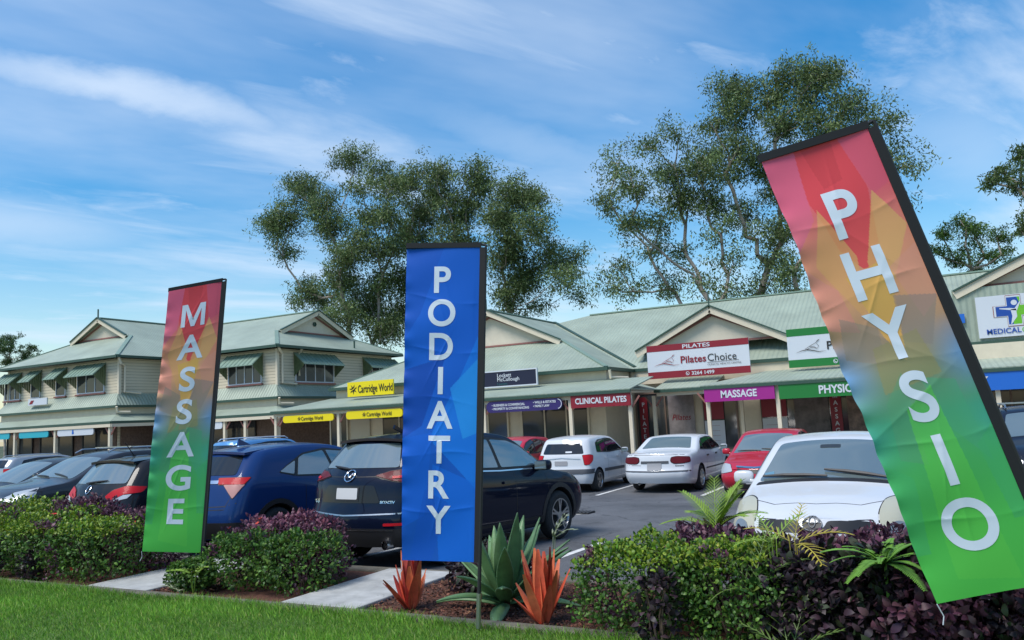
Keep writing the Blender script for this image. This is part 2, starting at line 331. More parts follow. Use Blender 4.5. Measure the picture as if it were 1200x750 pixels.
# ------------------------------------------------------------------ buildings
FZ = -.14
def frame(O, A, D):
    O, A, D = Vector(O), Vector(A), Vector(D)
    return lambda a, d, z: tuple(O+A*a+D*d+Vector((0, 0, z)))
def dutch(P, w, t, D, z0, p, over=.35):
    zr, zf = z0+p*w, z0+p*t
    r = MB()
    r.add([P(-w, 0, z0), P(w, 0, z0), P(w-t, t, zf), P(-w+t, t, zf)], [(0, 1, 2, 3)])
    for s in (-1, 1):
        r.add([P(s*w, 0, z0), P(s*w, D, z0), P(0, D, zr), P(0, t-over, zr), P(s*(w-t), t-over, zf), P(s*(w-t), t, zf)], [(0, 1, 2, 3, 4, 5)])
    return r, zr, zf
def gablet_parts(P, w, t, z0, p, root, off, over=.35, vent=False):
    zr, zf = z0+p*w, z0+p*t; a = w-t
    MB().add([P(-a*.96, t-.02, zf+.02), P(a*.96, t-.02, zf+.02), P(0, t-.02, zr-.05), P(-a*.96, t+.1, zf+.02), P(a*.96, t+.1, zf+.02), P(0, t+.1, zr-.05)],
             [(0, 1, 2), (5, 4, 3), (0, 3, 4, 1), (1, 4, 5, 2), (2, 5, 3, 0)]).build('gable', mat('gable_cream', (.62, .55, .43), .6, var=.05), root, off)
    b = MB(); k = MB(); cp = MB()
    for s in (-1, 1):
        b.bar(P(s*(a+.03), t-over-.03, zf-.10), P(0, t-over-.03, zr-.10), .05, .24)
        k.bar(P(s*(a-.45), t-.06, zf+.05), P(0, t-.06, zr-.30), .04, .09)
        cp.bar(P(s*(a+.05), t-over-.03, zf+.05), P(0, t-over-.03, zr+.05), .16, .05)
    k.bar(P(-a*.96, t-.06, zf+.05), P(a*.96, t-.06, zf+.05), .05, .08)
    bb = b.build('bargeboard', CREAM, root, off); k.build('trim', PINK, bb, None if off is None else off); cp.build('capping', GREEN, bb, off)
    MB().bar(P(0, t-over, zr), P(0, t-over, zr+.55), .06, .06).build('finial', GREEN, root, off)
    if vent: MB().lathe([(0, 0), (.13, 0), (.13, .05)], P(0, t-.05, zr-.75), 'x', 14).build('gable_vent', GREEN, root, off)
def hips(P, w, t, z0, p, root, off):
    for s in (-1, 1): MB().bar(P(s*w, 0, z0+.03), P(s*(w-t), t, z0+p*t+.03), .2, .05).build('ridge_capping', HOOD, root, off)
def solid(o, t=.05):
    m = o.modifiers.new('thick', 'SOLIDIFY'); m.thickness = t; m.offset = 0; return o
def post(root, off, x, y, z0, z1, s=.13, proto=[None], bracket=True):
    m = MB().box(x-s/2, x+s/2, y-s/2, y+s/2, z0, z1).box(x-s/2-.02, x+s/2+.02, y-s/2-.02, y+s/2+.02, z0, z0+.2)
    p = m.build('post', CREAM, root, off)
    if bracket:
        b = MB()
        for sx in (-1, 1): b.bar((x+sx*.07, y, z1-.42), (x+sx*.36, y, z1-.03), .04, .06)
        b.build('bracket', PINK, p, off)
def shopwin(root, off, x0, x1, y, z0, z1, mull=(), glass=GLASS, fr=CREAM, name='shop_window'):
    f = MB(); e = .07
    f.box(x0, x1, y-.06, y+.02, z1-e, z1).box(x0, x1, y-.06, y+.02, z0, z0+e).box(x0, x0+e, y-.06, y+.02, z0+e, z1-e).box(x1-e, x1, y-.06, y+.02, z0+e, z1-e)
    for q in mull: f.box(q-.03, q+.03, y-.055, y+.02, z0+e, z1-e)
    o = f.build(name, fr, root, off)
    MB().box(x0+e, x1-e, y-.02, y-.005, z0+e, z1-e).build('pane', glass, o, off)
def sheet_roof(root, off, name, polys, t=.04):
    m = MB()
    for p in polys: m.add(p, [list(range(len(p)))])
    return solid(m.build(name, ROOF, root, off), t)
def gutter(root, off, pts, s=.13, name='gutter'):
    m = MB()
    for a, b in zip(pts[:-1], pts[1:]): m.bar(a, b, s, s)
    return m.build(name, GREEN, root, off)

# --- long single-storey row of shops
OFF = (-9, 34, 0)
shop = thing('shop_building', 'long single-storey shop building with pale green metal roof, verandah and two cream gables', 'building', OFF)
PI = .47
# law-firm wing with a dutch gable
WX0, WX1, WY = -25.75, -11.7, 29.5
PW = frame(((WX0+WX1)/2+.2, WY, 0), (1, 0, 0), (0, 1, 0)); ww = (WX1-WX0)/2
wr, zr, zf = dutch(PW, ww, 3.3, 14, 3.62, PI)
solid(wr.build('roof', ROOF, shop, OFF)); gablet_parts(PW, ww, 3.3, 3.62, PI, shop, OFF); hips(PW, ww, 3.3, 3.62, PI, shop, OFF)
cx = (WX0+WX1)/2+.2
MB().bar((cx, WY+2.95, zr+.03), (cx, WY+12, zr+.03), .3, .06).build('ridge_capping', HOOD, shop, OFF)
gutter(shop, OFF, [(WX0+.1, 44, 3.56), (WX0+.1, WY-.05, 3.56), (WX1+.3, WY-.05, 3.56), (WX1+.3, 32.5, 3.56), (6.0, 32.45, 3.56)])
# main roof
RY = 32.5; RIDGE = 40.0; ZR2 = 3.62+PI*(RIDGE-RY)
sheet_roof(shop, OFF, 'roof', [[(-19, RY, 3.62), (16, RY, 3.62), (16, RIDGE, ZR2), (-16.3, RIDGE, ZR2), (-19, 38.8, 3.62+PI*6.3)], [(16, RIDGE, ZR2), (-16.3, RIDGE, ZR2), (-19, 47.5, 3.62), (16, 47.5, 3.62)]])
MB().bar((-16.3, RIDGE, ZR2+.03), (16, RIDGE, ZR2+.03), .3, .07).build('ridge_capping', HOOD, shop, OFF)
MB().bar((WX1+.3, RY+.15, 3.74), (cx+.3, RY+.1+(WX1-cx)*1.0+0, 3.74+PI*(WX1-cx)), .16, .03).build('valley', GREEN, shop, OFF)
# pilates gable and medical gable, both standing on the main roof
def front_gable(cxg, half, yg, z0, pitch=.50):
    ap = z0+half*pitch
    yb = RY+(ap-3.62)/PI
    P = lambda s, y: (cxg+s*(half+.25), y, z0-.25*pitch)
    sheet_roof(shop, OFF, 'gable_roof', [[P(-1, yg-.3), (cxg, yg-.3, ap), (cxg, yb, ap), P(-1, RY+(z0-.25*pitch-3.62)/PI)], [P(1, yg-.3), (cxg, yg-.3, ap), (cxg, yb, ap), P(1, RY+(z0-.25*pitch-3.62)/PI)]])
    MB().add([(cxg-half, yg, z0), (cxg+half, yg, z0), (cxg, yg, ap-.03), (cxg-half, yg+.1, z0), (cxg+half, yg+.1, z0), (cxg, yg+.1, ap-.03)], [(0, 1, 2), (5, 4, 3), (0, 3, 4, 1), (1, 4, 5, 2), (2, 5, 3, 0)]).build('gable', mat('gable_cream', (.62, .55, .43), .6, var=.05), shop, OFF)
    b, k, cp = MB(), MB(), MB()
    for s in (-1, 1):
        b.bar((cxg+s*(half+.27), yg-.33, z0-.13-.25*pitch), (cxg, yg-.33, ap-.13), .05, .26)
        k.bar((cxg+s*(half-.35), yg-.05, z0-.02), (cxg, yg-.05, ap-.32), .05, .1)
        cp.bar((cxg+s*(half+.3), yg-.33, z0+.04-.25*pitch), (cxg, yg-.33, ap+.05), .18, .06)
    k.box(cxg-half, cxg+half, yg-.06, yg-.01, z0, z0+.08)
    bb = b.build('bargeboard', CREAM, shop, OFF); k.build('trim', PINK, bb, OFF); cp.build('capping', GREEN, bb, OFF)
    MB().bar((cxg, yg-.33, ap), (cxg, yg-.33, ap+.6), .05, .05).build('finial', GREEN, shop, OFF)
front_gable(-8.1, 3.05, 33.3, 4.50)
front_gable(4.85, 3.75, 31.9, 5.52, .46)
# medical front: ribbed wall under the gable
MB().box(.75, 9.2, 31.62, 31.9, 3.5, 5.5).build('wall', ROOF, shop, OFF)
MB().box(.75, 9.2, 31.54, 31.6, 3.5, 3.62).build('gutter', GREEN, shop, OFF)
# fascia walls, back walls, beams
w_ = MB()
w_.box(WX0+.4, WX1-.1, 29.95, 30.2, FZ, 3.55).box(WX1-.35, WX1-.1, 30.2, 33, FZ, 3.55).box(WX0+.4, WX0+.65, 30.2, 46, FZ, 3.55)
w_.box(WX1-.1, 14, 32.75, 33.0, FZ, 3.55).box(14, 14.2, 32.75, 47, FZ, 3.55)
w_.build('wall', CREAM, shop, OFF)
f_ = MB().box(WX0+.3, WX1+.1, 29.72, 29.93, 2.95, 3.5).box(WX1-.1, WX1+.1, 29.93, 32.4, 2.95, 3.5).box(WX1+.12, .72, 32.5, 32.74, 2.95, 3.5).box(.74, 9.2, 31.4, 31.53, 2.95, 3.52)
f_.build('fascia', CREAM, shop, OFF)
def verandah(x0, x1, y0, y1, z0, z1, left=0, right=0):
    """skillion over the footpath; left/right: x inset of the upper edge where the end is hipped"""
    o = sheet_roof(shop, OFF, 'verandah_roof', [[(x0, y0, z0), (x1, y0, z0), (x1-right, y1, z1), (x0+left, y1, z1)]])
    MB().bar((x0, y0, z0-.07), (x1, y0, z0-.07), .1, .11).build('gutter', GREEN, o, OFF)
    MB().box(x0+.06, x1-.06, y0+.12, y0+.22, z0-.26, z0-.1).build('beam', CREAM, shop, OFF)
    MB().box(x0+.1, x1-.1, y0+.25, y1, z0-.09, z0-.06).build('soffit', mat('soffit', (.50, .46, .38), .8), shop, OFF)
verandah(-27.0, -9.66, 27.0, 29.72, 2.62, 3.12, left=1.2)
verandah(-9.9, -7.6, 30.4, 32.5, 2.63, 3.10)
verandah(-7.55, 9.2, 28.5, 32.5, 2.60, 3.14, left=1.6)
sheet_roof(shop, OFF, 'verandah_roof', [[(-9.66, 27.0, 2.62), (-9.66, 30.4, 2.625), (-11.6, 32.4, 3.12), (-11.6, 29.7, 3.12)]])
for x in (-26.85, -23.17, -19.5, -15.8, -12.1, -9.77): post(shop, OFF, x, 27.2, FZ, 2.40)
for x in (-10.0,): post(shop, OFF, x, 30.65, FZ, 2.40)
for x in (-7.35, -4.92, -1.7, 1.6, 5.0): post(shop, OFF, x, 28.68, FZ, 2.40)
post(shop, OFF, -6.75, 31.4, FZ, 2.45, .12, bracket=False)
for x0, x1, mu in ((-26.0, -24.9, ()), (-22.9, -19.7, (-21.9, -20.8)), (-19.3, -16.2, (-18.3, -17.2)), (-15.6, -12.5, (-14.5, -13.5))): shopwin(shop, OFF, x0, x1, 29.9, .3, 2.55, mu)
MB().box(-24.7, -23.6, 29.85, 29.94, FZ, 2.1).build('door', mat('door_cream', (.50, .46, .36), .5), shop, OFF)
for x0, x1, mu in ((-11.5, -9.0, (-10.2,)), (-8.6, -7.2, ()), (-6.3, -3.6, (-5.0,)), (-3.4, -1.0, (-2.2,)), (.9, 3.6, (2.2,)), (4.0, 7.5, (5.6,))): shopwin(shop, OFF, x0, x1, 32.7, .15, 2.6, mu, fr=mat('frame_brown', (.16, .11, .085), .5))
MB().tube([(WX1+.36, 29.45, 3.5), (WX1+.36, 29.5, 3.2), (WX1+.75, 30.4, 3.18)], .06).build('downpipe', CREAM, shop, OFF)

# --- two-storey building
OF2 = (-40, 34, 0)
two = thing('shop_building', 'two-storey cream weatherboard building with green roofs and hooded upstairs windows', 'building', OF2)
P2 = .5
PA = frame((-43.4, 27, 0), (1, 0, 0), (0, 1, 0)); ra, zra, zfa = dutch(PA, 5.5, 3.0, 18, 6.10, P2)
solid(ra.build('roof', ROOF, two, OF2)); gablet_parts(PA, 5.5, 3.0, 6.10, P2, two, OF2); hips(PA, 5.5, 3.0, 6.10, P2, two, OF2)
PB = frame((-29.5, 35.4, 0), (0, -1, 0), (-1, 0, 0)); rb, zrb, zfb = dutch(PB, 5.4, 2.4, 13.9, 6.12, .455)
solid(rb.build('roof', ROOF, two, OF2)); gablet_parts(PB, 5.4, 2.4, 6.12, .455, two, OF2, vent=True); hips(PB, 5.4, 2.4, 6.12, .455, two, OF2)
gutter(two, OF2, [(-48.9, 46, 6.06), (-48.9, 27, 6.06), (-37.9, 27, 6.06), (-37.9, 30, 6.06), (-29.5, 30, 6.06), (-29.5, 40.8, 6.06), (-37.9, 40.8, 6.06)])
MB().bar((-43.4, 29.7, zra+.03), (-43.4, 45, zra+.03), .3, .06).build('ridge_capping', HOOD, two, OF2); MB().bar((-31.5, 35.4, zrb+.03), (-43.3, 35.4, zrb+.03), .3, .06).build('ridge_capping', HOOD, two, OF2)
wl = MB()
wl.box(-48.4, -38.4, 27.5, 44, FZ, 6.0).box(-38.4, -30.0, 30.5, 40.3, FZ, 5.99)
wl.build('wall', CLAD, two, OF2)
for q_ in ((-48.47, -48.33, 27.43, 27.57, 3.3, 5.98), (-38.47, -38.33, 27.43, 27.57, 3.3, 5.98), (-30.07, -29.93, 30.43, 30.57, 3.3, 5.98)): MB().box(*q_).build('corner_board', CREAM, two, OF2)
# two tiers of skirt roof with a cream band between
def skirt(o_, zl, zh, zband=None):
    """outline offset o_ from the walls, running round A front, A right, B front and B right"""
    ex = [(-48.4-o_, 27.5-o_), (-38.4+o_, 27.5-o_), (-38.4+o_, 30.5-o_), (-30.0+o_, 30.5-o_), (-30.0+o_, 41)]
    inn = [(-48.4, 27.45), (-38.4, 27.45), (-38.4, 30.45), (-30.0, 30.45), (-30.0, 41)]
    ps = []
    for i in range(4): ps.append([(*ex[i], zl), (*ex[i+1], zl), (*inn[i+1], zh), (*inn[i], zh)])
    sheet_roof(two, OF2, 'skirt_roof', ps)
    gutter(two, OF2, [(*p, zl-.05) for p in ex], .12)
    return ex
skirt(.5, 3.47, 4.12)
e2 = skirt(1.45, 2.62, 3.08)
bd = MB()
for (a, b) in zip([(-48.6, 27.25), (-38.2, 27.25), (-38.2, 30.25), (-29.75, 30.25)], [(-38.2, 27.25), (-38.2, 30.25), (-29.75, 30.25), (-29.75, 41)]): bd.bar((*a, 3.2), (*b, 3.2), .1, .45)
bd.build('fascia', CREAM, two, OF2)
bm_ = MB()
for a, b in zip(e2[:-1], e2[1:]): bm_.bar((*a, 2.42), (*b, 2.42), .1, .16)
bm_.build('beam', CREAM, two, OF2)
for x in (-48.9, -45.3, -41.65): post(two, OF2, x, 26.15, FZ, 2.36, .15)
for x, y in ((-37.15, 26.15), (-37.1, 28.9), (-34.3, 29.15), (-32.3, 29.15), (-30.85, 29.15), (-28.65, 29.15)): post(two, OF2, x, y, FZ, 2.36, .15)
BRICK = mat('brown_brick', (.13, .085, .065), .85, var=.35, vscale=9)
MB().box(-48.3, -38.5, 27.42, 27.48, FZ, 2.5).box(-38.38, -38.32, 27.6, 30.4, FZ, 2.5).box(-38.3, -30.1, 30.42, 30.48, FZ, 2.5).box(-29.98, -29.92, 30.5, 40, FZ, 2.5).build('lower_wall', BRICK, two, OF2)
for x0, x1 in ((-48.2, -45.7), (-45.0, -42.0), (-41.2, -38.9)): shopwin(two, OF2, x0, x1, 27.38, .2, 2.3, ((x0+x1)/2,), fr=BLACK)
for x0, x1 in ((-37.4, -35.2), (-34.6, -31.4)): shopwin(two, OF2, x0, x1, 30.38, .2, 2.3, ((x0+x1)/2,), fr=BLACK)
def hooded(P, half, z0=4.25, z1=5.72, n=3):
    """P(a, d, z): a along the wall, d outwards"""
    f = MB()
    def bx(a0, a1, d0, d1, za, zb, m):
        m.add([P(a0, d0, za), P(a1, d0, za), P(a1, d1, za), P(a0, d1, za), P(a0, d0, zb), P(a1, d0, zb), P(a1, d1, zb), P(a0, d1, zb)], [(0, 3, 2, 1), (4, 5, 6, 7), (0, 1, 5, 4), (1, 2, 6, 5), (2, 3, 7, 6), (3, 0, 4, 7)])
    e = .06
    bx(-half, half, .003, .06, z0, z0+e, f); bx(-half, half, .003, .06, z1-e, z1, f)
    for a in np.linspace(-half, half, n+1): bx(a-.03, a+.03, .003, .055, z0+e, z1-e, f)
    win = f.build('window', SIGNW, two, OF2)
    s = MB(); bx(-half-.1, half+.1, .002, .12, z0-.09, z0-.005, s); s.build('sill', PINK, win, OF2)
    gl = MB(); bx(-half, half, .004, .03, z0+e, z1-e, gl); gl.build('pane', GLASS, win, OF2)
    h = MB(); o = half+.14
    h.add([P(-o, .02, z1+.12), P(o, .02, z1+.12), P(o, .78, z1-.52), P(-o, .78, z1-.52), P(-o, .02, z1+.08), P(o, .02, z1+.08), P(o, .78, z1-.56), P(-o, .78, z1-.56)],
          [(0, 1, 2, 3), (7, 6, 5, 4), (0, 4, 5, 1), (1, 5, 6, 2), (2, 6, 7, 3), (3, 7, 4, 0)])
    nb = int(2*o/.3)
    for k in range(nb+1):
        a = -o+.05+(2*o-.1)*k/nb; h.bar(P(a, .02, z1+.13), P(a, .78, z1-.51), .03, .03)
    h.build('hood', HOOD, win, OF2)
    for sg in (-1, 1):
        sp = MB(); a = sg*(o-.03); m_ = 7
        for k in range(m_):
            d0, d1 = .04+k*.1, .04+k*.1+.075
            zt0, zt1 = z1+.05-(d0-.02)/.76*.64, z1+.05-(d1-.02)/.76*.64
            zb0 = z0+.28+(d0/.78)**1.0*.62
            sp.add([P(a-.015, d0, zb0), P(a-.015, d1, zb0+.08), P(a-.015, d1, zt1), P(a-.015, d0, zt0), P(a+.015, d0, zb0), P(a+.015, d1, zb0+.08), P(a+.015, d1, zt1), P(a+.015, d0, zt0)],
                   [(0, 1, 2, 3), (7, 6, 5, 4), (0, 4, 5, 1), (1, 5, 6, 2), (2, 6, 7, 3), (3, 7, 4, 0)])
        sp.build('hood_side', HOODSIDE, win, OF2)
for c, h, n in ((-48.0, .75, 3), (-45.75, .42, 1), (-43.4, .42, 1), (-40.75, 1.15, 3)):
    hooded(frame((c, 27.5, 0), (1, 0, 0), (0, -1, 0)), h, n=n)
hooded(frame((-32.3, 30.5, 0), (1, 0, 0), (0, -1, 0)), 1.2, n=4)
hooded(frame((-35.9, 30.5, 0), (1, 0, 0), (0, -1, 0)), .5, n=1)
hooded(frame((-30.0, 33.3, 0), (0, 1, 0), (1, 0, 0)), 1.5, n=4)
hooded(frame((-30.0, 39.0, 0), (0, 1, 0), (1, 0, 0)), 1.45, n=4)
for pts in ([(-37.98, 27.15, 6.0), (-38.0, 27.3, 5.7), (-38.28, 27.75, 5.6), (-38.28, 27.75, 4.2), (-38.1, 28.6, 4.12)], [(-37.75, 26.9, 3.4), (-37.8, 27.0, 3.12), (-37.6, 27.6, 3.1)],
            [(-29.6, 30.2, 6.0), (-29.88, 30.75, 5.7), (-29.88, 30.75, 4.2), (-29.8, 31.7, 4.15)], [(-29.6, 31.9, 6.0), (-29.9, 32.0, 5.8), (-29.9, 32.0, 4.6)], [(-29.3, 29.9, 3.4), (-29.4, 30.0, 3.12), (-29.2, 30.8, 3.1)]):
    MB().tube(pts, .06).build('downpipe', CREAM, two, OF2)
MB().tube([(-29.9, 36.6, 6.25), (-29.9, 36.6, 6.75)], .05).build('roof_vent', GREEN, two, OF2)

# ------------------------------------------------------------------ signs
def put(m, s, x, z, h, y, wfit=None, bold=.018, shear=0, al='c'):
    v, f = text2d(s, bold, shear); sxx = h
    wd = (v[:, 0].max()-v[:, 0].min())*h
    if wfit: sxx = h*wfit/wd; wd = wfit
    x += {'c': 0, 'l': wd/2, 'r': -wd/2}[al]
    m.add([(x+p[0]*sxx, y, z+p[1]*h) for p in v], f)
def strip(m, pts, wd, y):
    pts = [Vector((p[0], 0, p[1])) for p in pts]
    L_, R_ = [], []
    for i, p in enumerate(pts):
        d = (pts[min(i+1, len(pts)-1)]-pts[max(i-1, 0)]).normalized(); nrm = Vector((-d.z, 0, d.x))
        wv = wd[i] if hasattr(wd, '__len__') else wd
        L_.append(p+nrm*wv/2); R_.append(p-nrm*wv/2)
    n = len(pts); m.add([(p.x, y, p.z) for p in L_+R_], [(i, i+1, n+i+1, n+i) for i in range(n-1)])
def disc(m, x, z, r, y, n=20, r2=None, ang=(0, 2*math.pi)):
    if r2 is None: m.add([(x+r*math.cos(ang[0]+(ang[1]-ang[0])*k/n), y, z+r*math.sin(ang[0]+(ang[1]-ang[0])*k/n)) for k in range(n)], [list(range(n))])
    else: strip(m, [(x+(r+r2)/2*math.cos(ang[0]+(ang[1]-ang[0])*k/n), z+(r+r2)/2*math.sin(ang[0]+(ang[1]-ang[0])*k/n)) for k in range(n+1)], abs(r-r2), y)
def rrect(x0, x1, z0, z1, r, n=6):
    o = []
    for cx_, cz_, a in ((x1-r, z1-r, 0), (x0+r, z1-r, 90), (x0+r, z0+r, 180), (x1-r, z0+r, 270)):
        o += [(cx_+r*math.cos(math.radians(a+90*k/n)), cz_+r*math.sin(math.radians(a+90*k/n))) for k in range(n+1)]
    return o
def prism_y(m, pts, y0, y1):
    n = len(pts); m.add([(p[0], y0, p[1]) for p in pts]+[(p[0], y1, p[1]) for p in pts], [list(range(n)), list(range(2*n-1, n-1, -1))]+[(k, n+k, n+(k+1) % n, (k+1) % n) for k in range(n)])
class Sign:
    def __init__(s, label, x0, x1, z0, z1, y, m, name='shop_sign', th=.06, rad=0, group=None, frame_m=None):
        s.off = ((x0+x1)/2, y, z0); s.y = y-th
        s.root = thing(name, label, 'sign', s.off, group=group)
        b = MB()
        if rad: prism_y(b, rrect(x0, x1, z0, z1, rad), y-th, y)
        else: b.box(x0, x1, y-th, y, z0, z1)
        b.build('panel', m, s.root, s.off)
        if frame_m:
            f = MB(); e = .05
            f.box(x0-e, x1+e, y-th-.02, y+.01, z1, z1+e).box(x0-e, x1+e, y-th-.02, y+.01, z0-e, z0).box(x0-e, x0, y-th-.02, y+.01, z0, z1).box(x1, x1+e, y-th-.02, y+.01, z0, z1)
            f.build('frame', frame_m, s.root, s.off)
        s.k = 0
    def band(s, x0, x1, z0, z1, m):
        MB().box(x0, x1, s.y-.006, s.y+.01, z0, z1).build('band', m, s.root, s.off); return s
    def part(s, name, m, fn):
        s.k += 1; b = MB(); fn(b, s.y-.010-.002*s.k); b.build(name, m, s.root, s.off, recalc=False); return s
    def text(s, *a, m=SIGNW, **k): return s.part('lettering', m, lambda b, y: put(b, *a[:4], y, **k))
def choice_sign(label, x0, z0, x1, z1, y, col, top, word):
    h = z1-z0; wd = x1-x0; c = (x0+x1)/2
    S = Sign(label, x0, x1, z0, z1, y, SIGNW, frame_m=None)
    S.band(x0, x1, z1-.19*h, z1, col).band(x0, x1, z0, z0+.2*h, col)
    S.text(top, c, z1-.095*h, .11*h, wfit=.27*wd)
    S.text('3264 1499', c-.06*wd, z0+.1*h, .1*h, wfit=.22*wd, al='l', bold=.02)
    def ph(b, y_):
        disc(b, c-.10*wd, z0+.1*h, .055*h, y_, r2=.043*h); strip(b, [(c-.10*wd-.03*h, z0+.125*h), (c-.10*wd-.015*h, z0+.085*h), (c-.10*wd+.03*h, z0+.07*h)], .018*h, y_)
    S.part('phone_icon', SIGNW, ph)
    ink = MAROON if col is MAROON else INK
    S.text(word, c-.16*wd, z0+.515*h, .2*h, wfit=.25*wd, al='l', m=ink, bold=.02)
    S.text('Choice', c+.105*wd, z0+.52*h, .21*h, wfit=.275*wd, al='l', m=INK, bold=.0)
    S.part('underline', INK, lambda b, y_: (strip(b, [(c+.10*wd, z0+.375*h), (c+.40*wd, z0+.395*h)], .012*h, y_)))
    S.text('CLINICAL HEALTH CENTRE', c+.10*wd, z0+.315*h, .045*h, wfit=.32*wd, al='l', m=INK, bold=.0)
    def hand(b, y_):
        q = lambda a, t: (x0+a*wd, z0+t*h)
        strip(b, [q(.07, .37), q(.12, .42), q(.17, .44), q(.22, .41), q(.27, .37), q(.33, .38)], [.004, .02, .03, .03, .02, .004], y_)
        for pp in (((.15, .45), (.19, .52), (.245, .60), (.28, .68)), ((.16, .44), (.21, .49), (.26, .46), (.27, .52), (.255, .58)), ((.19, .52), (.235, .50), (.25, .45)), ((.28, .68), (.262, .66), (.25, .6))):
            strip(b, [q(*p_) for p_ in pp], .014, y_)
    S.part('hand_logo', ink, hand)
    return S
choice_sign('white and maroon hand logo sign under the cream gable, with PILATES on its top band', -10.43, 3.10, -6.31, 4.46, 31.5, MAROON, 'PILATES', 'Pilates')
choice_sign('white and green hand logo sign on the verandah roof, with PHYSIO on its top band', -4.88, 3.16, -.75, 4.62, 31.5, SGREEN, 'PHYSIO', 'Physio')
def verandah_sign(label, x0, x1, z0, z1, y, m, s, h, wfit, cx_=None):
    S = Sign(label, x0, x1, z0, z1, y, m); S.text(s, cx_ if cx_ is not None else (x0+x1)/2, (z0+z1)/2, h, wfit=wfit, bold=.03); return S
verandah_sign('maroon sign reading CLINICAL PILATES hung between verandah posts', -12.0, -9.68, 2.04, 2.53, 27.06, MAROON, 'CLINICAL PILATES', .2, 2.0, -10.82)
verandah_sign('magenta sign reading MASSAGE under the verandah edge', -7.42, -4.98, 2.02, 2.52, 28.54, MAGENTA, 'MASSAGE', .24, 1.25)
verandah_sign('green sign reading PHYSIO under the verandah edge', -4.84, -1.78, 1.99, 2.50, 28.54, SGREEN, 'PHYSIO', .26, 1.08, -3.0)
S = Sign('plain blue sign ending in a white letter Y at the medical centre verandah', .3, 4.9, 1.92, 2.48, 28.54, SBLUE); S.text('Y', 1.24, 2.2, .3)
S = Sign('dark navy panel sign with white lettering on the verandah roof', -18.2, -14.25, 3.13, 3.72, 28.85, NAVY, frame_m=SIGNW)
S.text('Lockett', -16.05, 3.57, .15, al='l', bold=.01).text('McCullough', -16.05, 3.40, .15, al='l', bold=.01).text('Lawyers', -16.05, 3.22, .1, al='l', m=TEAL, bold=0)
S = Sign('purple pill-shaped sign listing BUSINESS and FAMILY LAW under the verandah', -15.6, -12.35, 2.03, 2.46, 27.06, PURPLE, rad=.2)
for s_, x_, z_, wf in (('\u2022 BUSINESS & COMMERCIAL', -15.35, 2.31, 1.45), ('\u2022 PROPERTY & CONVEYANCING', -15.35, 2.17, 1.62), ('\u2022 WILLS & ESTATES', -13.55, 2.34, .95), ('\u2022 FAMILY LAW', -13.55, 2.20, .68)):
    S.text(s_, x_, z_, .085, al='l', wfit=wf, bold=.03)
S.part('edge_line', SIGNW, lambda b, y: disc(b, -12.55, 2.245, .19, y, r2=.165, ang=(-1.4, 1.4)))
def star(b, x, z, r, y, m=None):
    for k in range(7):
        a = 2*math.pi*k/7+.3; c_, s_ = math.cos(a), math.sin(a)
        b.add([(x+.34*r*math.cos(a-.5), y, z+.34*r*math.sin(a-.5)), (x+r*c_, y, z+r*s_), (x+.34*r*math.cos(a+.5), y, z+.34*r*math.sin(a+.5))], [(0, 1, 2)])
    disc(b, x, z, .36*r, y)
def cart(label, x0, x1, z0, z1, y, rad, ts, fit):
    S = Sign(label, x0, x1, z0, z1, y, YELLOW, rad=rad); c = (x0+x1)/2; h = (z1-z0)
    sx_ = x0+.13*(x1-x0) if not rad else c-.17*(x1-x0)
    S.part('star_logo', INK, lambda b, yy: star(b, sx_, (z0+z1)/2, .36*h, yy))
    S.part('star_flash', YELLOW, lambda b, yy: strip(b, [(sx_-.25*h, (z0+z1)/2-.12*h), (sx_, (z0+z1)/2), (sx_+.3*h, (z0+z1)/2+.2*h)], .05*h, yy))
    S.text('Cartridge World', sx_+.42*h, (z0+z1)/2, ts, m=INK, wfit=fit, al='l', bold=.01)
cart('yellow rectangular sign with star logo standing on the verandah roof', -23.9, -21.3, 3.12, 3.78, 28.75, 0, .34, 1.95)
cart('yellow pill-shaped sign nearer the brown brick building, under the verandah', -26.25, -23.3, 2.07, 2.38, 27.06, .14, .16, 1.25)
cart('yellow pill-shaped sign between the verandah posts beside the blue banner', -22.6, -19.62, 2.08, 2.42, 27.06, .14, .17, 1.3)
# medical sign with a split blue and green cross
S = Sign('white medical centre sign with blue and green cross logo below the right gable', 1.42, 4.1, 3.72, 5.14, 31.58, SIGNW)
mx0, mz0, k_ = 2.52, 4.58, .46
cross = [(-.36, -1), (.36, -1), (.36, -.36), (1, -.36), (1, .36), (.36, .36), (.36, 1), (-.36, 1), (-.36, .36), (-1, .36), (-1, -.36), (-.36, -.36)]
def cr(sc): return lambda b, y: b.add([(mx0+p[0]*k_*sc*1.15, y, mz0+p[1]*k_*sc) for p in cross], [list(range(12))])
S.part('logo_edge', PINK, cr(1.16)); S.part('logo_field', SIGNW, cr(1.11)); S.part('logo_green', LOGOG, cr(1.0))
S.part('logo_blue', LOGOB, lambda b, y: (b.add([(mx0+p[0]*k_*1.15, y, mz0+p[1]*k_) for p in ((-.36, 1), (.2, 1), (.34, .5), (.1, 0), (-.15, -.55), (-.1, -1), (-.36, -1), (-.36, -.36), (-1, -.36), (-1, .36), (-.36, .36))], [list(range(11))])))
def man(b, y):
    disc(b, mx0+.02, mz0+.27, .09, y); strip(b, [(mx0-.42, mz0+.1), (mx0-.12, mz0+.06), (mx0+.05, mz0+.03), (mx0+.2, mz0+.3)], [.03, .07, .1, .02], y); strip(b, [(mx0-.02, mz0+.05), (mx0-.0, mz0-.2), (mx0-.12, mz0-.45)], [.16, .14, .02], y)
S.part('logo_figure', SIGNW, man)
S.text('MEDICAL', 1.66, 3.92, .17, m=LOGOB, wfit=1.0, al='l').text('CENTRE', 2.68, 3.92, .17, m=LOGOG, wfit=.9, al='l', bold=0)
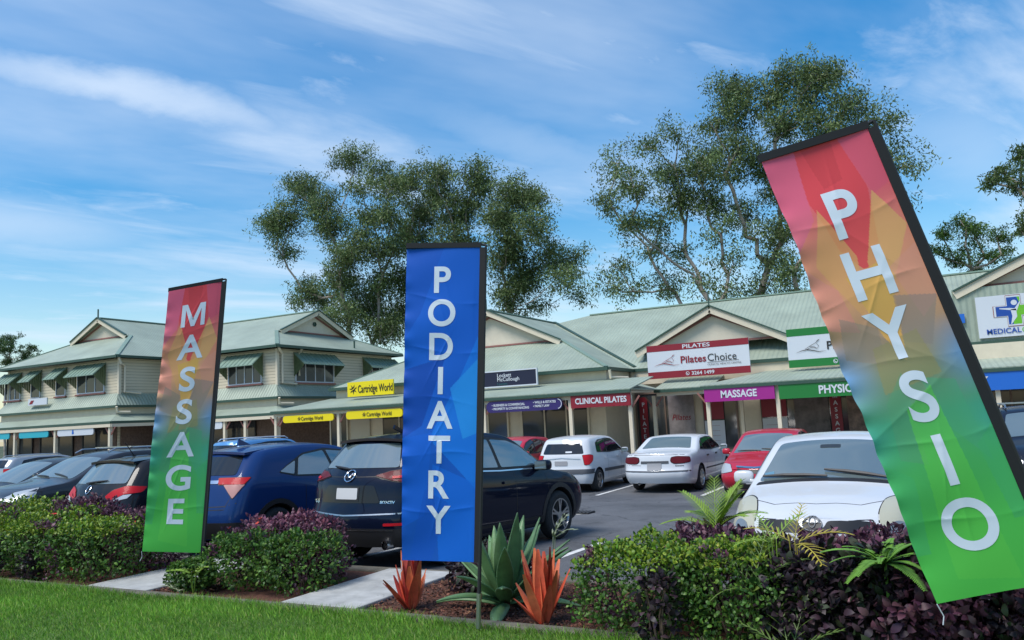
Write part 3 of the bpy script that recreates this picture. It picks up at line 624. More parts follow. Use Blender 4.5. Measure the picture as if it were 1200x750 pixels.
S = Sign('small plain blue panel left of the medical centre sign', .35, 1.05, 4.3, 4.62, 31.55, SBLUE)
# signs of the two-storey building
for i, (x0, x1, c_, lb) in enumerate(((-41.35, -38.35, SIGNW, 'white pill-shaped sign with small blue mark, beside the corner post'), (-44.8, -42.15, CYAN, 'cyan pill-shaped sign between two posts of the two-storey verandah'), (-48.4, -45.7, CYAN, 'cyan pill-shaped sign at the far end of the two-storey verandah'))):
    S = Sign(lb, x0, x1, 2.0, 2.36, 26.1, c_, rad=.15)
    if c_ is SIGNW: S.part('logo', SBLUE, lambda b, y: (disc(b, x0+1.32, 2.25, .06, y), b.add([(x0+1.25, y, 2.08), (x0+1.4, y, 2.08), (x0+1.4, y, 2.2), (x0+1.25, y, 2.2)], [(0, 1, 2, 3)])))
Sign('plain white pill-shaped sign behind the tall leaning MASSAGE banner', -36.2, -34.5, 1.98, 2.36, 29.1, SIGNW, rad=.15)
Sign('blank white pill-shaped sign just right of the MASSAGE banner pole', -34.2, -32.4, 1.98, 2.36, 29.1, SIGNW, rad=.15)
S = Sign('small white real estate board lying against the upper skirt roof', -45.55, -43.8, 3.82, 4.2, 27.0, SIGNW); S.part('mark', MAROON, lambda b, y: b.add([(-45.45, y, 3.9), (-45.15, y, 3.9), (-44.98, y, 4.1), (-45.25, y, 4.1)], [(0, 1, 2, 3)]))
# posters inside the verandah
def poster(label, x0, x1, z0, z1, y, m): return Sign(label, x0, x1, z0, z1, y, m, name='poster', th=.012)
DPOST = mat('poster_photo', (.09, .07, .065), .4, var=.9, vscale=2.2)
poster('maroon poster above a white notice behind the recessed post', -8.55, -7.75, 1.35, 2.35, 32.6, MAROON)
S = poster('white window notice with small red text behind the white sedan', -8.55, -7.75, .2, 1.3, 32.6, SIGNW)
for k in range(4): S.text('~~~~~~', -8.4, 1.1-.2*k, .05, m=MAROON, al='l', wfit=.45)
S = poster('tall grey photo poster with faint script beside the recessed post', -10.05, -8.95, .2, 2.45, 32.6, mat('poster_grey', (.25, .22, .22), .4, var=.35, vscale=2)); S.text('Pilates', -9.5, 1.5, .24, m=MAROON, shear=.3, wfit=.8, bold=0)
S = poster('narrow maroon vertical window banner near the CLINICAL PILATES sign', -11.3, -10.95, .1, 2.4, 32.6, MAROON)
for k, c_ in enumerate('PILATES'): S.text(c_, -11.12, 2.1-.27*k, .17)
poster('dark red poster under the magenta sign', -6.25, -5.3, 1.35, 2.3, 32.6, MAROON)
S = poster('white notice with lines of red text under the magenta sign', -6.25, -5.3, .15, 1.3, 32.6, SIGNW)
for k in range(4): S.text('~~~~~~~', -6.1, 1.05-.24*k, .06, m=MAROON, al='l', wfit=.6)
poster('brown photo poster left of the post under the green sign', -5.0, -3.75, .4, 2.3, 32.6, DPOST)
S = poster('narrow dark red vertical window banner under the green sign', -3.7, -3.3, .2, 2.3, 32.6, MAROON)
for k, c_ in enumerate('MASSAGE'): S.text(c_, -3.5, 2.05-.26*k, .16)
poster('brown photo poster right of the narrow red banner', -3.1, -2.0, .4, 2.3, 32.6, mat('poster_photo_warm', (.16, .10, .075), .4, var=.9, vscale=2.6))

# ------------------------------------------------------------------ cars
def chaikin(p, n=2):
    p = [tuple(q) for q in p]
    for _ in range(n):
        o = [p[0]]
        for a, b in zip(p[:-1], p[1:]):
            o += [tuple(.75*x+.25*y for x, y in zip(a, b)), tuple(.25*x+.75*y for x, y in zip(a, b))]
        o.append(p[-1]); p = o
    return p
def paint(name, col, metal=0.0): return mat(name, col, .38 if not metal else .32, metal, coat=.7 if sum(col) > .2 else .5, spec=.2 if sum(col) > .2 else .04)
class Car:
    """local frame: nose towards +y, rear bumper at y = 0, wheels on z = 0"""
    def __init__(s, S, label, col, loc, rz, group='cars parked in front of the shops', cat='car', name='parked_car', z=0, pitch=0):
        s.S = S; s.col = col; s.root = thing(name, label, cat, (loc[0], loc[1], z), rz, group); s.slope(loc, rz, z)
        s.loft(); s.wheels()
    def slope(s, loc, rz, z):
        if loc[1] < 18:                      # stand on the falling near bays
            k = Z_FAR/11.25; up = Vector((0, -k, 1)).normalized(); s.root.rotation_mode = 'QUATERNION'
            q = Vector((0, 0, 1)).rotation_difference(up); s.root.rotation_quaternion = q @ Matrix.Rotation(rz, 3, 'Z').to_quaternion()
            s.root.location.z = ground_z(loc[1])
    def spoiler(s, y0, z, hw, m, depth=.16, run=.25):
        zr = s.hit('top', 0, y0+run, 0)[0].z
        P = []
        for t in (0, 1):
            for x in np.linspace(-1, 1, 9): P.append((x*hw, y0-depth+.05*x*x, z-.03*x*x-.035*t))
            for x in np.linspace(-1, 1, 9): P.append((x*hw*1.02, y0+run, s.hit('top', x*hw*1.02, y0+run, 0)[0].z+.004-.06*t))
        f = []
        for i in range(8):
            f += [(i, i+1, 10+i, 9+i), (18+i+1, 18+i, 27+i, 27+i+1), (i+1, i, 18+i, 18+i+1)]
        f += [(0, 9, 27, 18), (17, 8, 26, 35)]
        return MB().add(P, f).build('spoiler', m, s.root, smooth=False)
    def loft(s):
        S = s.S; L, W = S['L'], S['W']
        yr_ = np.array(chaikin(S['yr'], 3)); yf_ = np.array(chaikin(S['yf'], 3))
        yr = lambda z: np.interp(z, yr_[:, 0], yr_[:, 1]); yf = lambda z: np.interp(z, yf_[:, 0], yf_[:, 1])
        sil = chaikin(S['sil'], 3); bel = chaikin(S['belt'], 2)
        us = np.array([(y-yr(z))/(yf(z)-yr(z)) for y, z in sil]); zs = np.array([z for y, z in sil])
        ub = np.array([(y-yr(z))/(yf(z)-yr(z)) for y, z in bel]); zb_ = np.array([z for y, z in bel])
        e = np.array([0, .004, .01, .018, .028, .04, .055, .072]); u = np.concatenate([e, np.linspace(.09, .91, 56), 1-e[::-1]])
        K, J = 24, 20; fj = np.sin(np.linspace(-1, 1, J+1)*math.pi/2*.92)/math.sin(math.pi/2*.92)
        rr, rf = S.get('rr', .2), S.get('rf', .32); cr = S.get('crown', .05); tum = S.get('tum', .27)
        side = np.zeros((len(u), K+1, 3)); top = np.zeros((len(u), J+1, 3)); bot = np.zeros((len(u), J+1, 3))
        br, bf = S.get('bulge_r', .08), S.get('bulge_f', .14)
        for i, q in enumerate(u):
            zt = float(np.interp(q, us, zs)); zb = min(float(np.interp(q, ub, zb_)), zt-.05); lo = S['zb']+.06*max(0, 1-q/.12)+.04*max(0, 1-(1-q)/.12)
            def wid(z):
                d0, d1 = q*L, (1-q)*L; w_ = W/2
                if d0 < rr: w_ -= rr-math.sqrt(max(rr*rr-(rr-d0)**2, 0))
                if d1 < rf: w_ -= .75*(rf-math.sqrt(max(rf*rf-(rf-d1)**2, 0)))
                return w_-S.get('tap', .05)*(abs(2*q-1)**3)
            w_ = wid(0); h = max(zt-cr-zb, 0); mid = lo+.52*(zb-lo)
            crn = min(cr, .6*(zt-zb))
            we = w_*.955-tum*h
            pl = [(w_*.90, lo), (w_*.975, lo+.10), (w_, mid), (w_*.99, zb-.09), (w_*.955, zb), (we, zt-crn), (we*.82, zt-crn*.62), (we*.4, zt-crn*.1), (0, zt)]
            pl = np.array(chaikin(pl, 3)); seg = np.r_[0, np.cumsum(np.hypot(*np.diff(pl, axis=0).T))]
            # the point nearest the roof edge splits side and top
            ks = int(np.argmin(np.hypot(pl[:, 0]-we*.96, pl[:, 1]-(zt-crn*.9))))
            t1 = np.linspace(0, seg[ks], K+1); sx_ = np.interp(t1, seg, pl[:, 0]); sz_ = np.interp(t1, seg, pl[:, 1])
            xe = sx_[-1]; px_, pz_ = pl[ks:, 0][::-1], pl[ks:, 1][::-1]
            tz = np.interp(np.abs(fj)*xe, px_, pz_)
            Y = lambda z, f: yr(z)*(1-q)+yf(z)*q + br*f*f*0 - br*(1-f*f)*math.exp(-q*L/.25) + bf*(1-f*f)*math.exp(-(1-q)*L/.35)
            for k in range(K+1): side[i, k] = (sx_[k], Y(sz_[k], 1), sz_[k])
            for j in range(J+1):
                top[i, j] = (fj[j]*xe, Y(tz[j], fj[j]), tz[j]); bot[i, j] = (fj[j]*sx_[0], Y(sz_[0], fj[j]), sz_[0])
        v = []; idx = {}
        def vid(p):
            k = (round(p[0], 5), round(p[1], 5), round(p[2], 5))
            if k not in idx: idx[k] = len(v); v.append(tuple(p))
            return idx[k]
        f = []
        def grid(A, flip=False):
            for a in range(A.shape[0]-1):
                for b in range(A.shape[1]-1):
                    q4 = []
                    for p in (A[a, b], A[a+1, b], A[a+1, b+1], A[a, b+1]):
                        i_ = vid(p)
                        if i_ not in q4: q4.append(i_)
                    if len(q4) > 2: f.append(q4[::-1] if flip else q4)
        R = side; Lf = side*np.array([-1, 1, 1])
        top[:, -1] = side[:, -1]; top[:, 0] = Lf[:, -1]; bot[:, -1] = side[:, 0]; bot[:, 0] = Lf[:, 0]
        grid(R, True); grid(Lf); grid(top); grid(bot, True)
        for i in (0, len(u)-1):
            cap = np.zeros((K+1, J+1, 3)); q = u[i]
            for k in range(K+1):
                for j in range(J+1):
                    f_ = fj[j]; x, y, z = side[i, k]
                    cap[k, j] = (f_*x, y+(-br*(1-f_*f_) if i == 0 else bf*(1-f_*f_)), z)
            cap[0] = bot[i]; cap[-1] = top[i]
            grid(cap, i == 0)
        s.bvh = BVHTree.FromPolygons([Vector(p) for p in v], f)
        me = bpy.data.meshes.new('body'); me.from_pydata(v, [], f)
        b = bmesh.new(); b.from_mesh(me); bmesh.ops.recalc_face_normals(b, faces=b.faces); b.to_mesh(me); b.free()
        o = bpy.data.objects.new('body', me); COL.objects.link(o)
        c = MB(); ra = S['R']+.055
        for ya in S['ax']:
            for sx in (-1, 1): c.lathe([(0, 0), (ra, 0), (ra, .36), (0, .36)], (sx*(W/2+.05), ya, S['R']), 'x', 36, -sx)
        co = c.build('cut', BLACK); bm = bmesh.new(); bm.from_mesh(co.data); bmesh.ops.remove_doubles(bm, verts=bm.verts, dist=1e-4); bmesh.ops.recalc_face_normals(bm, faces=bm.faces); bm.to_mesh(co.data); bm.free()
        md = o.modifiers.new('b', 'BOOLEAN'); md.object = co; md.operation = 'DIFFERENCE'; md.solver = 'EXACT'
        bpy.context.view_layer.update()
        m2 = bpy.data.meshes.new_from_object(o.evaluated_get(bpy.context.evaluated_depsgraph_get()))
        bpy.data.objects.remove(o); bpy.data.objects.remove(co)
        m2.name = 'body'; m2.materials.clear(); m2.materials.append(s.col); m2.materials.append(BLACK)
        cs_ = [(ya, S['R']) for ya in S['ax']]
        for p in m2.polygons:
            c_ = p.center
            p.material_index = 1 if any(math.hypot(c_.y-a, c_.z-b_) < ra+.001 for a, b_ in cs_) and abs(c_.x) < W/2+.02 and any(abs(math.hypot(m2.vertices[i].co.y-a, m2.vertices[i].co.z-b_)-ra) < .004 or abs(m2.vertices[i].co.x) < W/2-.27 for a, b_ in cs_ for i in p.vertices[:1]) and (abs(p.normal.x) < .5 or abs(c_.x) < W/2-.2) else 0
        m2.polygons.foreach_set('use_smooth', [True]*len(m2.polygons))
        try: m2.set_sharp_from_angle(angle=math.radians(38))
        except Exception: pass
        s.body = bpy.data.objects.new('body', m2); COL.objects.link(s.body); s.body.parent = s.root
    def wheels(s):
        S = s.S; R = S['R']; W = S['W']; tw = .2; rim = S.get('rim', .64)*R; ns = S.get('spokes', 5)
        for ya in S['ax']:
            for sx in (-1, 1):
                t = MB(); c = (sx*(W/2-.015), ya, R)
                t.lathe([(rim, -tw), (R*.93, -tw), (R, -tw*.8), (R, -tw*.2), (R*.95, -.01), (R*.84, .004), (rim, -.004)], c, 'x', 36, sx)
                w_ = t.build('wheel', RUBBER, s.root, smooth=False)
                r = MB(); r.lathe([(rim, -.03), (rim, .004), (rim*.93, .004), (rim*.90, -.02), (rim*.88, -.07)], c, 'x', 36, sx)
                for k in range(ns):
                    a = 2*math.pi*k/ns+.3
                    for da in ((-.09, .09) if S.get('twin') else (0,)):
                        p0 = (c[0]-sx*.018, ya+.05*math.cos(a), R+.05*math.sin(a)); p1 = (c[0]-sx*.012, ya+rim*.92*math.cos(a+da*1.6), R+rim*.92*math.sin(a+da*1.6))
                        r.bar(p0, p1, S.get('sw', .055), .025, (sx, 0, 0))
                r.lathe([(0, -.005), (.06, -.008), (.065, -.03)], c, 'x', 14, sx)
                r.build('rim', S.get('rim_m', ALLOY), w_)
                MB().lathe([(0, -.075), (rim, -.07)], c, 'x', 24, sx).build('brake_disc', BLACK, w_)
    AX = {'R': (Vector((3, 0, 0)), Vector((-1, 0, 0)), lambda a, b: Vector((0, a, b))), 'L': (Vector((-3, 0, 0)), Vector((1, 0, 0)), lambda a, b: Vector((0, a, b))),
          'rear': (Vector((0, -4, 0)), Vector((0, 1, 0)), lambda a, b: Vector((a, 0, b))), 'front': (Vector((0, 10, 0)), Vector((0, -1, 0)), lambda a, b: Vector((a, 0, b))),
          'top': (Vector((0, 0, 4)), Vector((0, 0, -1)), lambda a, b: Vector((a, b, 0)))}
    Q = math.sqrt(.5)
    AX.update({'cR': (Vector((Q, -Q, 0))*4, Vector((-Q, Q, 0)), lambda a, b, Q=Q: Vector((a*Q, a*Q, b))), 'cL': (Vector((-Q, -Q, 0))*4, Vector((Q, Q, 0)), lambda a, b, Q=Q: Vector((-a*Q, a*Q, b)))})
    def lens(s, name, xi, yo, pts, m, off=.012, rad=.02, front=False):
        """a lamp wrapped round both corners: t = 0 at x = xi on the end face, t = 1 at yo along the flank"""
        W, L = s.S['W'], s.S['L']
        if front:
            Q = s.Q; s.AX = dict(s.AX); s.AX['fR'] = (Vector((Q, Q, 0))*4, Vector((-Q, -Q, 0)), lambda a, b: Vector((a*Q, L-a*Q, b))); s.AX['fL'] = (Vector((-Q, Q, 0))*4, Vector((Q, -Q, 0)), lambda a, b: Vector((-a*Q, L-a*Q, b)))
        a0, a1 = (xi+.08)*s.Q, (W/2*.97+yo)*s.Q
        for ax in (('fR', 'fL') if front else ('cR', 'cL')): 
            P = [(a0+(a1-a0)*t, z) for t, z in pts]; lo = s.decal(name, ax, P, m, off, rad); cx = sum(p[0] for p in P)/len(P); cz = sum(p[1] for p in P)/len(P)
            s.decal('lamp_gap', ax, [(p[0]+math.copysign(.010, p[0]-cx), p[1]+math.copysign(.010, p[1]-cz)) for p in P], INK, off-.007, rad, lo)
    def hit(s, ax, a, b, off):
        o, d, fn = s.AX[ax]; p = o+fn(a, b)
        h, n, i, dist = s.bvh.ray_cast(p, d)
        k = 0; ta = s.S['L']/2 if ax in 'RL' else (.6 if len(ax) == 2 else 0)
        while h is None and k < 40:
            a += math.copysign(.012, ta-a); k += 1; h, n, i, dist = s.bvh.ray_cast(o+fn(a, b), d)
        if h is None: h, n, i, dist = s.bvh.find_nearest(fn(a, b))
        if n.dot(d) > 0: n = -n
        return h+n*off, n
    def decal(s, name, ax, poly, m, off=.004, rad=.03, parent=None, step=.07, skirt=.015, smooth=True):
        if rad: poly = chaikin(list(poly)+[poly[0]], 2)[:-1] if rad == 'soft' else s.rnd(poly, rad)
        b = bmesh.new(); vs = [b.verts.new((p[0], p[1], 0)) for p in poly]; b.faces.new(vs)
        for ax_, lo, hi in ((0, min(p[0] for p in poly), max(p[0] for p in poly)), (1, min(p[1] for p in poly), max(p[1] for p in poly))):
            k = lo+step
            while k < hi-.01:
                c = [0, 0, 0]; n = [0, 0, 0]; c[ax_] = k; n[ax_] = 1
                bmesh.ops.bisect_plane(b, geom=b.verts[:]+b.edges[:]+b.faces[:], plane_co=c, plane_no=n); k += step
        be = [e for e in b.edges if e.is_boundary]
        r = bmesh.ops.extrude_edge_only(b, edges=be); nv = {g for g in r['geom'] if isinstance(g, bmesh.types.BMVert)}
        for v in b.verts:
            h, n = s.hit(ax, v.co.x, v.co.y, off); v.co = h-n*skirt if v in nv else h
        bmesh.ops.recalc_face_normals(b, faces=b.faces)
        me = bpy.data.meshes.new(name); b.to_mesh(me); b.free(); me.materials.append(m)
        if smooth:
            me.polygons.foreach_set('use_smooth', [True]*len(me.polygons))
            try: me.set_sharp_from_angle(angle=math.radians(40))
            except Exception: pass
        o = bpy.data.objects.new(name, me); COL.objects.link(o); o.parent = parent or s.root; return o
    @staticmethod
    def rnd(poly, r):
        out = []; n = len(poly)
        for i in range(n):
            p, a, c = Vector(poly[i]), Vector(poly[i-1]), Vector(poly[(i+1) % n])
            da, dc = (a-p), (c-p); ra = min(r, da.length*.4); rc = min(r, dc.length*.4)
            q0, q2 = p+da.normalized()*ra, p+dc.normalized()*rc
            for t in (0, .35, .65, 1): out.append(tuple(q0*(1-t)**2+p*2*t*(1-t)+q2*t*t))
        return out
    def line(s, ax, pts, wd=.008, m=None, name='panel_gap', off=.0015, parent=None):
        P = [Vector(p) for p in pts]; d = []
        for a, b in zip(P[:-1], P[1:]):
            n = max(2, int((b-a).length/.08))
            d += [a.lerp(b, k/n) for k in range(n)]
        d.append(P[-1]); m_ = MB(); vs = []
        for i, p in enumerate(d):
            t = (d[min(i+1, len(d)-1)]-d[max(i-1, 0)]).normalized(); nn = Vector((-t.y, t.x))*wd/2
            vs += [s.hit(ax, p.x+nn.x, p.y+nn.y, off)[0], s.hit(ax, p.x-nn.x, p.y-nn.y, off)[0]]
        m_.add(vs, [(2*i, 2*i+1, 2*i+3, 2*i+2) for i in range(len(d)-1)])
        return m_.build(name, m or INK, parent or s.body)
    def both(s, fn):
        for sd in ('R', 'L'): fn(sd, 1 if sd == 'R' else -1)
    def mirror(s, y, z, m, sz=(.11, .07, .085), x=None):
        for sx in (-1, 1):
            xx = sx*((x or s.S['W']/2)+.06); m_ = MB(); n, k = 12, 8
            P = lambda a, b: tuple(c+r*(math.copysign(abs(q)**.6, q)) for c, r, q in zip((xx, y, z), sz, (math.cos(b)*math.cos(a), math.cos(b)*math.sin(a), math.sin(b))))
            m_.add([P(2*math.pi*i/n, -math.pi/2+math.pi*j/k) for j in range(k+1) for i in range(n)], [(j*n+i, j*n+(i+1) % n, (j+1)*n+(i+1) % n, (j+1)*n+i) for j in range(k) for i in range(n)])
            m_.bar((xx-sx*.16, y+.03, z-.06), (xx, y+.01, z-.03), .06, .05)
            o = m_.build('side_mirror', m, s.root, smooth=True)
            MB().box(xx-sz[0]*.82, xx+sz[0]*.82, y-sz[1]-.004, y-sz[1]+.01, z-sz[2]*.75, z+sz[2]*.75).build('mirror_glass', GLASS2, o)
    def sideglass(s, dlo, splits, m=None, lean=.25):
        """dlo: outline of the whole window band; splits: list of (y_bottom, y_top) pillars"""
        m = m or GLASS2
        for sd in ('R', 'L'):
            s.decal('window_surround', sd, dlo, BLACK, .003, .04, s.root)
            ys = [p[0] for p in dlo]; z0 = min(p[1] for p in dlo); z1 = max(p[1] for p in dlo)
            sh = .03; cx = sum(ys)/len(ys); cz = sum(p[1] for p in dlo)/len(dlo)
            b = bmesh.new(); b.faces.new([b.verts.new((cx+(p[0]-cx)*(1-2*sh/(max(ys)-min(ys))), cz+(p[1]-cz)*(1-2*sh/(z1-z0)), 0)) for p in dlo])
            for yb, yt in splits:
                for dd in (-.035, .035):
                    n = Vector((z1-z0, -(yt-yb), 0)).normalized()
                    bmesh.ops.bisect_plane(b, geom=b.verts[:]+b.edges[:]+b.faces[:], plane_co=(yb+dd, z0, 0), plane_no=n)
            for f in b.faces:
                c = f.calc_center_median(); t = (c.y-z0)/(z1-z0)
                if any(abs(c.x-(yb+(yt-yb)*t)) < .03 for yb, yt in splits): continue
                s.decal('side_window', sd, [(v.co.x, v.co.y) for v in f.verts], m if not callable(m) else m(c.x), .008, .03, s.root)
            b.free()
    def plate(s, ax, x, z, m=PLATE, w=.37, h=.12, off=.012):
        return s.decal('number_plate', ax, [(x-w/2, z-h/2), (x+w/2, z-h/2), (x+w/2, z+h/2), (x-w/2, z+h/2)], m, off, .015)
    def at(s, ax, a, b, off=.01): return s.hit(ax, a, b, off)[0]
    def ring(s, ax, x, z, rx, rz_, name='emblem', m=CHROME, t=.008, parent=None, mb=None):
        own = mb is None; mb = mb or MB()
        mb.tube([s.at(ax, x+rx*math.cos(a), z+rz_*math.sin(a), .012) for a in np.linspace(0, 2*math.pi, 21)], t, 6, False)
        return mb.build(name, m, parent or s.root) if own else mb
    def rails(s, y0, y1, x, z, m=STEEL, feet=True, bars=()):
        for sx in (-1, 1):
            MB().tube([(sx*x, y0, z-.05), (sx*x, y0+.12, z+.02), (sx*x, (y0+y1)/2, z+.035), (sx*x, y1-.15, z+.02), (sx*x, y1, z-.05)], .018, 8).build('roof_rail', m, s.root)
        for y in bars: MB().bar((-x-.05, y, z+.05), (x+.05, y, z+.05), .06, .025).build('roof_bar', m, s.root)

def spec(base, **k): d = dict(base); d.update(k); return d
SUV = dict(L=4.4, W=1.84, H=1.68, R=.36, ax=(.86, 3.44), zb=.24, rim=.68, spokes=5, twin=True, sw=.03,
    yr=[(.2, .14), (.36, .05), (.5, .005), (.66, 0), (.78, .06), (.98, .075), (1.12, .11), (1.2, .19), (1.52, .43), (1.6, .50), (1.7, .60)],
    yf=[(.2, 4.22), (.4, 4.36), (.6, 4.4), (.8, 4.34), (.92, 4.24), (1.0, 4.12)],
    sil=[(.44, 1.585), (.62, 1.635), (1.1, 1.672), (1.7, 1.68), (2.2, 1.655), (2.55, 1.58), (2.95, 1.33), (3.28, 1.12), (3.45, 1.075), (3.8, 1.03), (4.1, .965), (4.28, .88)],
    belt=[(.1, 1.10), (.9, 1.10), (1.8, 1.06), (2.6, 1.02), (3.3, .97), (3.8, .92), (4.3, .80)], tum=.29, rr=.26, rf=.42, bulge_r=.10, bulge_f=.17)
HATCH = dict(L=4.1, W=1.74, H=1.48, R=.31, ax=(.70, 3.24), zb=.19, rim=.66, spokes=6, sw=.05,
    yr=[(.15, .10), (.3, .02), (.45, 0), (.6, .02), (.75, .07), (.95, .13), (1.05, .2), (1.34, .42), (1.42, .5), (1.5, .58)],
    yf=[(.15, 3.95), (.35, 4.07), (.5, 4.1), (.66, 4.04), (.78, 3.92), (.86, 3.82)],
    sil=[(.42, 1.385), (.6, 1.435), (1.1, 1.472), (1.6, 1.48), (2.05, 1.45), (2.35, 1.37), (2.75, 1.14), (3.08, .985), (3.25, .945), (3.55, .885), (3.85, .78), (3.97, .72)],
    belt=[(.1, .96), (1, .95), (2, .92), (3.0, .86), (3.5, .78), (3.95, .62)], tum=.30, rr=.24, rf=.42, bulge_r=.10, bulge_f=.18)

# --- navy SUV, rear towards the camera
NAVYP = paint('navy_paint', (.004, .007, .020)); BLUEP = paint('blue_paint', (.010, .036, .135)); WHITEP = paint('white_paint', (.56, .58, .60))
GREYP = paint('grey_paint', (.045, .048, .055), .5); BLACKP = paint('black_paint', (.016, .017, .020)); REDP = paint('red_paint', (.42, .012, .03))
SILVERP = paint('silver_paint', (.40, .42, .43), .6); LBLUEP = paint('light_blue_paint', (.10, .28, .55), .2); DBLUEP = paint('dark_paint', (.012, .016, .028))
def sidelines(c, ys, z0, z1, lean=0):
    for sd in ('R', 'L'):
        for y in ys: c.line(sd, [(y+lean, z1), (y, (z0+z1)/2), (y, z0)])
def handles(c, ys, z, m):
    for sd in ('R', 'L'):
        for y in ys: c.decal('door_handle', sd, [(y-.09, z-.018), (y+.09, z-.018), (y+.09, z+.018), (y-.09, z+.018)], m, .028, .015)
def wiper(c, ax, p0, p1, off=.03, th=.016):
    q = [c.at(ax, p0[0]+(p1[0]-p0[0])*t, p0[1]+(p1[1]-p0[1])*t, off) for t in (0, .33, .66, 1)]
    MB().tube(q, [th*.6, th, th, th*.5], 6).build('wiper', BLACK, c.root)
def cladding(c, m=BLACK):
    S = c.S
    for sd in ('R', 'L'):
        for ya in S['ax']:
            r0, r1 = S['R']+.056, S['R']+.125; a = np.radians(np.linspace(-22, 202, 25))
            P = [(ya+r1*math.cos(t), S['R']+r1*math.sin(t)) for t in a]+[(ya+r0*math.cos(t), S['R']+r0*math.sin(t)) for t in a[::-1]]
            c.decal('arch_trim', sd, P, m, .008, 0, step=.12)
        y0, y1 = S['ax'][0]+S['R']+.1, S['ax'][1]-S['R']-.1
        c.decal('sill_trim', sd, [(y0, S['zb']+.02), (y1, S['zb']+.02), (y1, S['zb']+.16), (y0, S['zb']+.16)], m, .008, .02, step=.25)

c = Car(SUV, 'dark navy SUV showing its tailgate and oval winged badge, beside the blue PODIATRY banner', NAVYP, (-6.62, 7.9), math.radians(-8.0))
cladding(c)
c.sideglass([(.78, 1.17), (.95, 1.40), (1.35, 1.53), (1.9, 1.565), (2.35, 1.53), (2.62, 1.44), (2.98, 1.20), (3.06, 1.10), (2.0, 1.115), (1.1, 1.15)], [(1.15, 1.35), (2.02, 1.9)])
c.decal('rear_window', 'rear', [(-.66, 1.235), (.66, 1.235), (.50, 1.53), (-.50, 1.53)], GLASS2, .006, .05)
c.spoiler(.50, 1.61, .58, NAVYP)
c.decal('tailgate_recess', 'rear', [(-.42, 1.03), (.42, 1.03), (.52, .82), (-.52, .82)], BLACKP, .004, .04)
pl = c.plate('rear', 0, .93, PLATE, .37, .135, .014); c.decal('plate_trim', 'rear', [(-.21, .84), (.21, .84), (.21, 1.01), (-.21, 1.01)], BLACK, .009, .01)
for sx in (-1, 1):
    c.decal('rear_reflector', 'rear', [(sx*.60, .555), (sx*.82, .56), (sx*.82, .59), (sx*.60, .585)], REDLENS, .012, .01)
    m_ = MB().lathe([(.045, -.02), (.055, -.02), (.055, .12), (.045, .12), (.04, -.01)], (sx*.62, .02, .33), 'y', 16); m_.build('exhaust_pipe', CHROME, c.root)
c.decal('rear_bumper_trim', 'rear', [(-.80, .30), (.80, .30), (.84, .52), (-.84, .52)], BLACK, .008, .05)
c.lens('tail_light', .40, .52, [(0, 1.14), (.3, 1.085), (.62, 1.05), (1, 1.17), (.62, 1.21), (.3, 1.19)], DREDLENS); c.lens('tail_light', .70, .40, [(0, 1.10), (1, 1.13), (1, 1.15), (0, 1.13)], REDLENS, .018, .005)
c.line('rear', [(-.86, .80), (-.80, .70), (0, .67), (.80, .70), (.86, .80)], .016, STEEL, 'chrome_strip', .004)
c.line('rear', [(-.72, .505), (0, .50), (.72, .505)], .012, STEEL, 'chrome_strip', .012)
c.line('rear', [(-.70, 1.16), (-.60, 1.135), (0, 1.13), (.60, 1.135), (.70, 1.16)], .010)
b = c.ring('rear', 0, 1.14, .085, .066, mb=MB(), t=.009); q = lambda x, z: c.at('rear', x, 1.14+z, .014)
b.tube([q(-.078, .028), q(-.045, .022), q(-.02, .0), q(0, -.018), q(.02, 0), q(.045, .022), q(.078, .028)], .0095, 6); b.build('emblem', CHROME, c.root)
def badge(c, txt, ax, x, z, h, wf=None, m=CHROME, name='badge'):
    v, f = text2d(txt, .02); sxx = h if not wf else wf/(v[:, 0].max()-v[:, 0].min())
    MB().add([c.at(ax, x+p[0]*sxx, z+p[1]*h, .007) for p in v], f).build(name, m, c.root, recalc=False)
badge(c, 'CX-5', 'rear', -.69, .83, .045, .17); badge(c, 'SKYACTIV', 'rear', .62, .83, .03, .2)
wiper(c, 'rear', (-.42, 1.25), (0.0, 1.21), .02)
sidelines(c, (1.28, 2.32), .42, 1.1); c.line('R', [(3.18, .42), (3.12, 1.0)]); handles(c, (1.12, 2.1), .93, NAVYP)
c.mirror(2.92, 1.13, NAVYP, (.12, .085, .075)); c.line('R', [(.8, 1.145), (2.0, 1.095), (3.05, 1.085)], .018, CHROME, 'window_chrome', .008)
c.decal('windscreen', 'top', [(-.66, 2.62), (.66, 2.62), (.76, 3.24), (-.76, 3.24)], GLASS2, .006, .06)
c.lens('headlight', .52, .36, [(0, .80), (.5, .90), (1, .90), (.6, .78), (.1, .76)], CLEARLENS, .010, .02, True)
MB().bar((0, 1.0, 1.67), (0, .82, 1.75), .03, .05).build('roof_antenna', NAVYP, c.root)

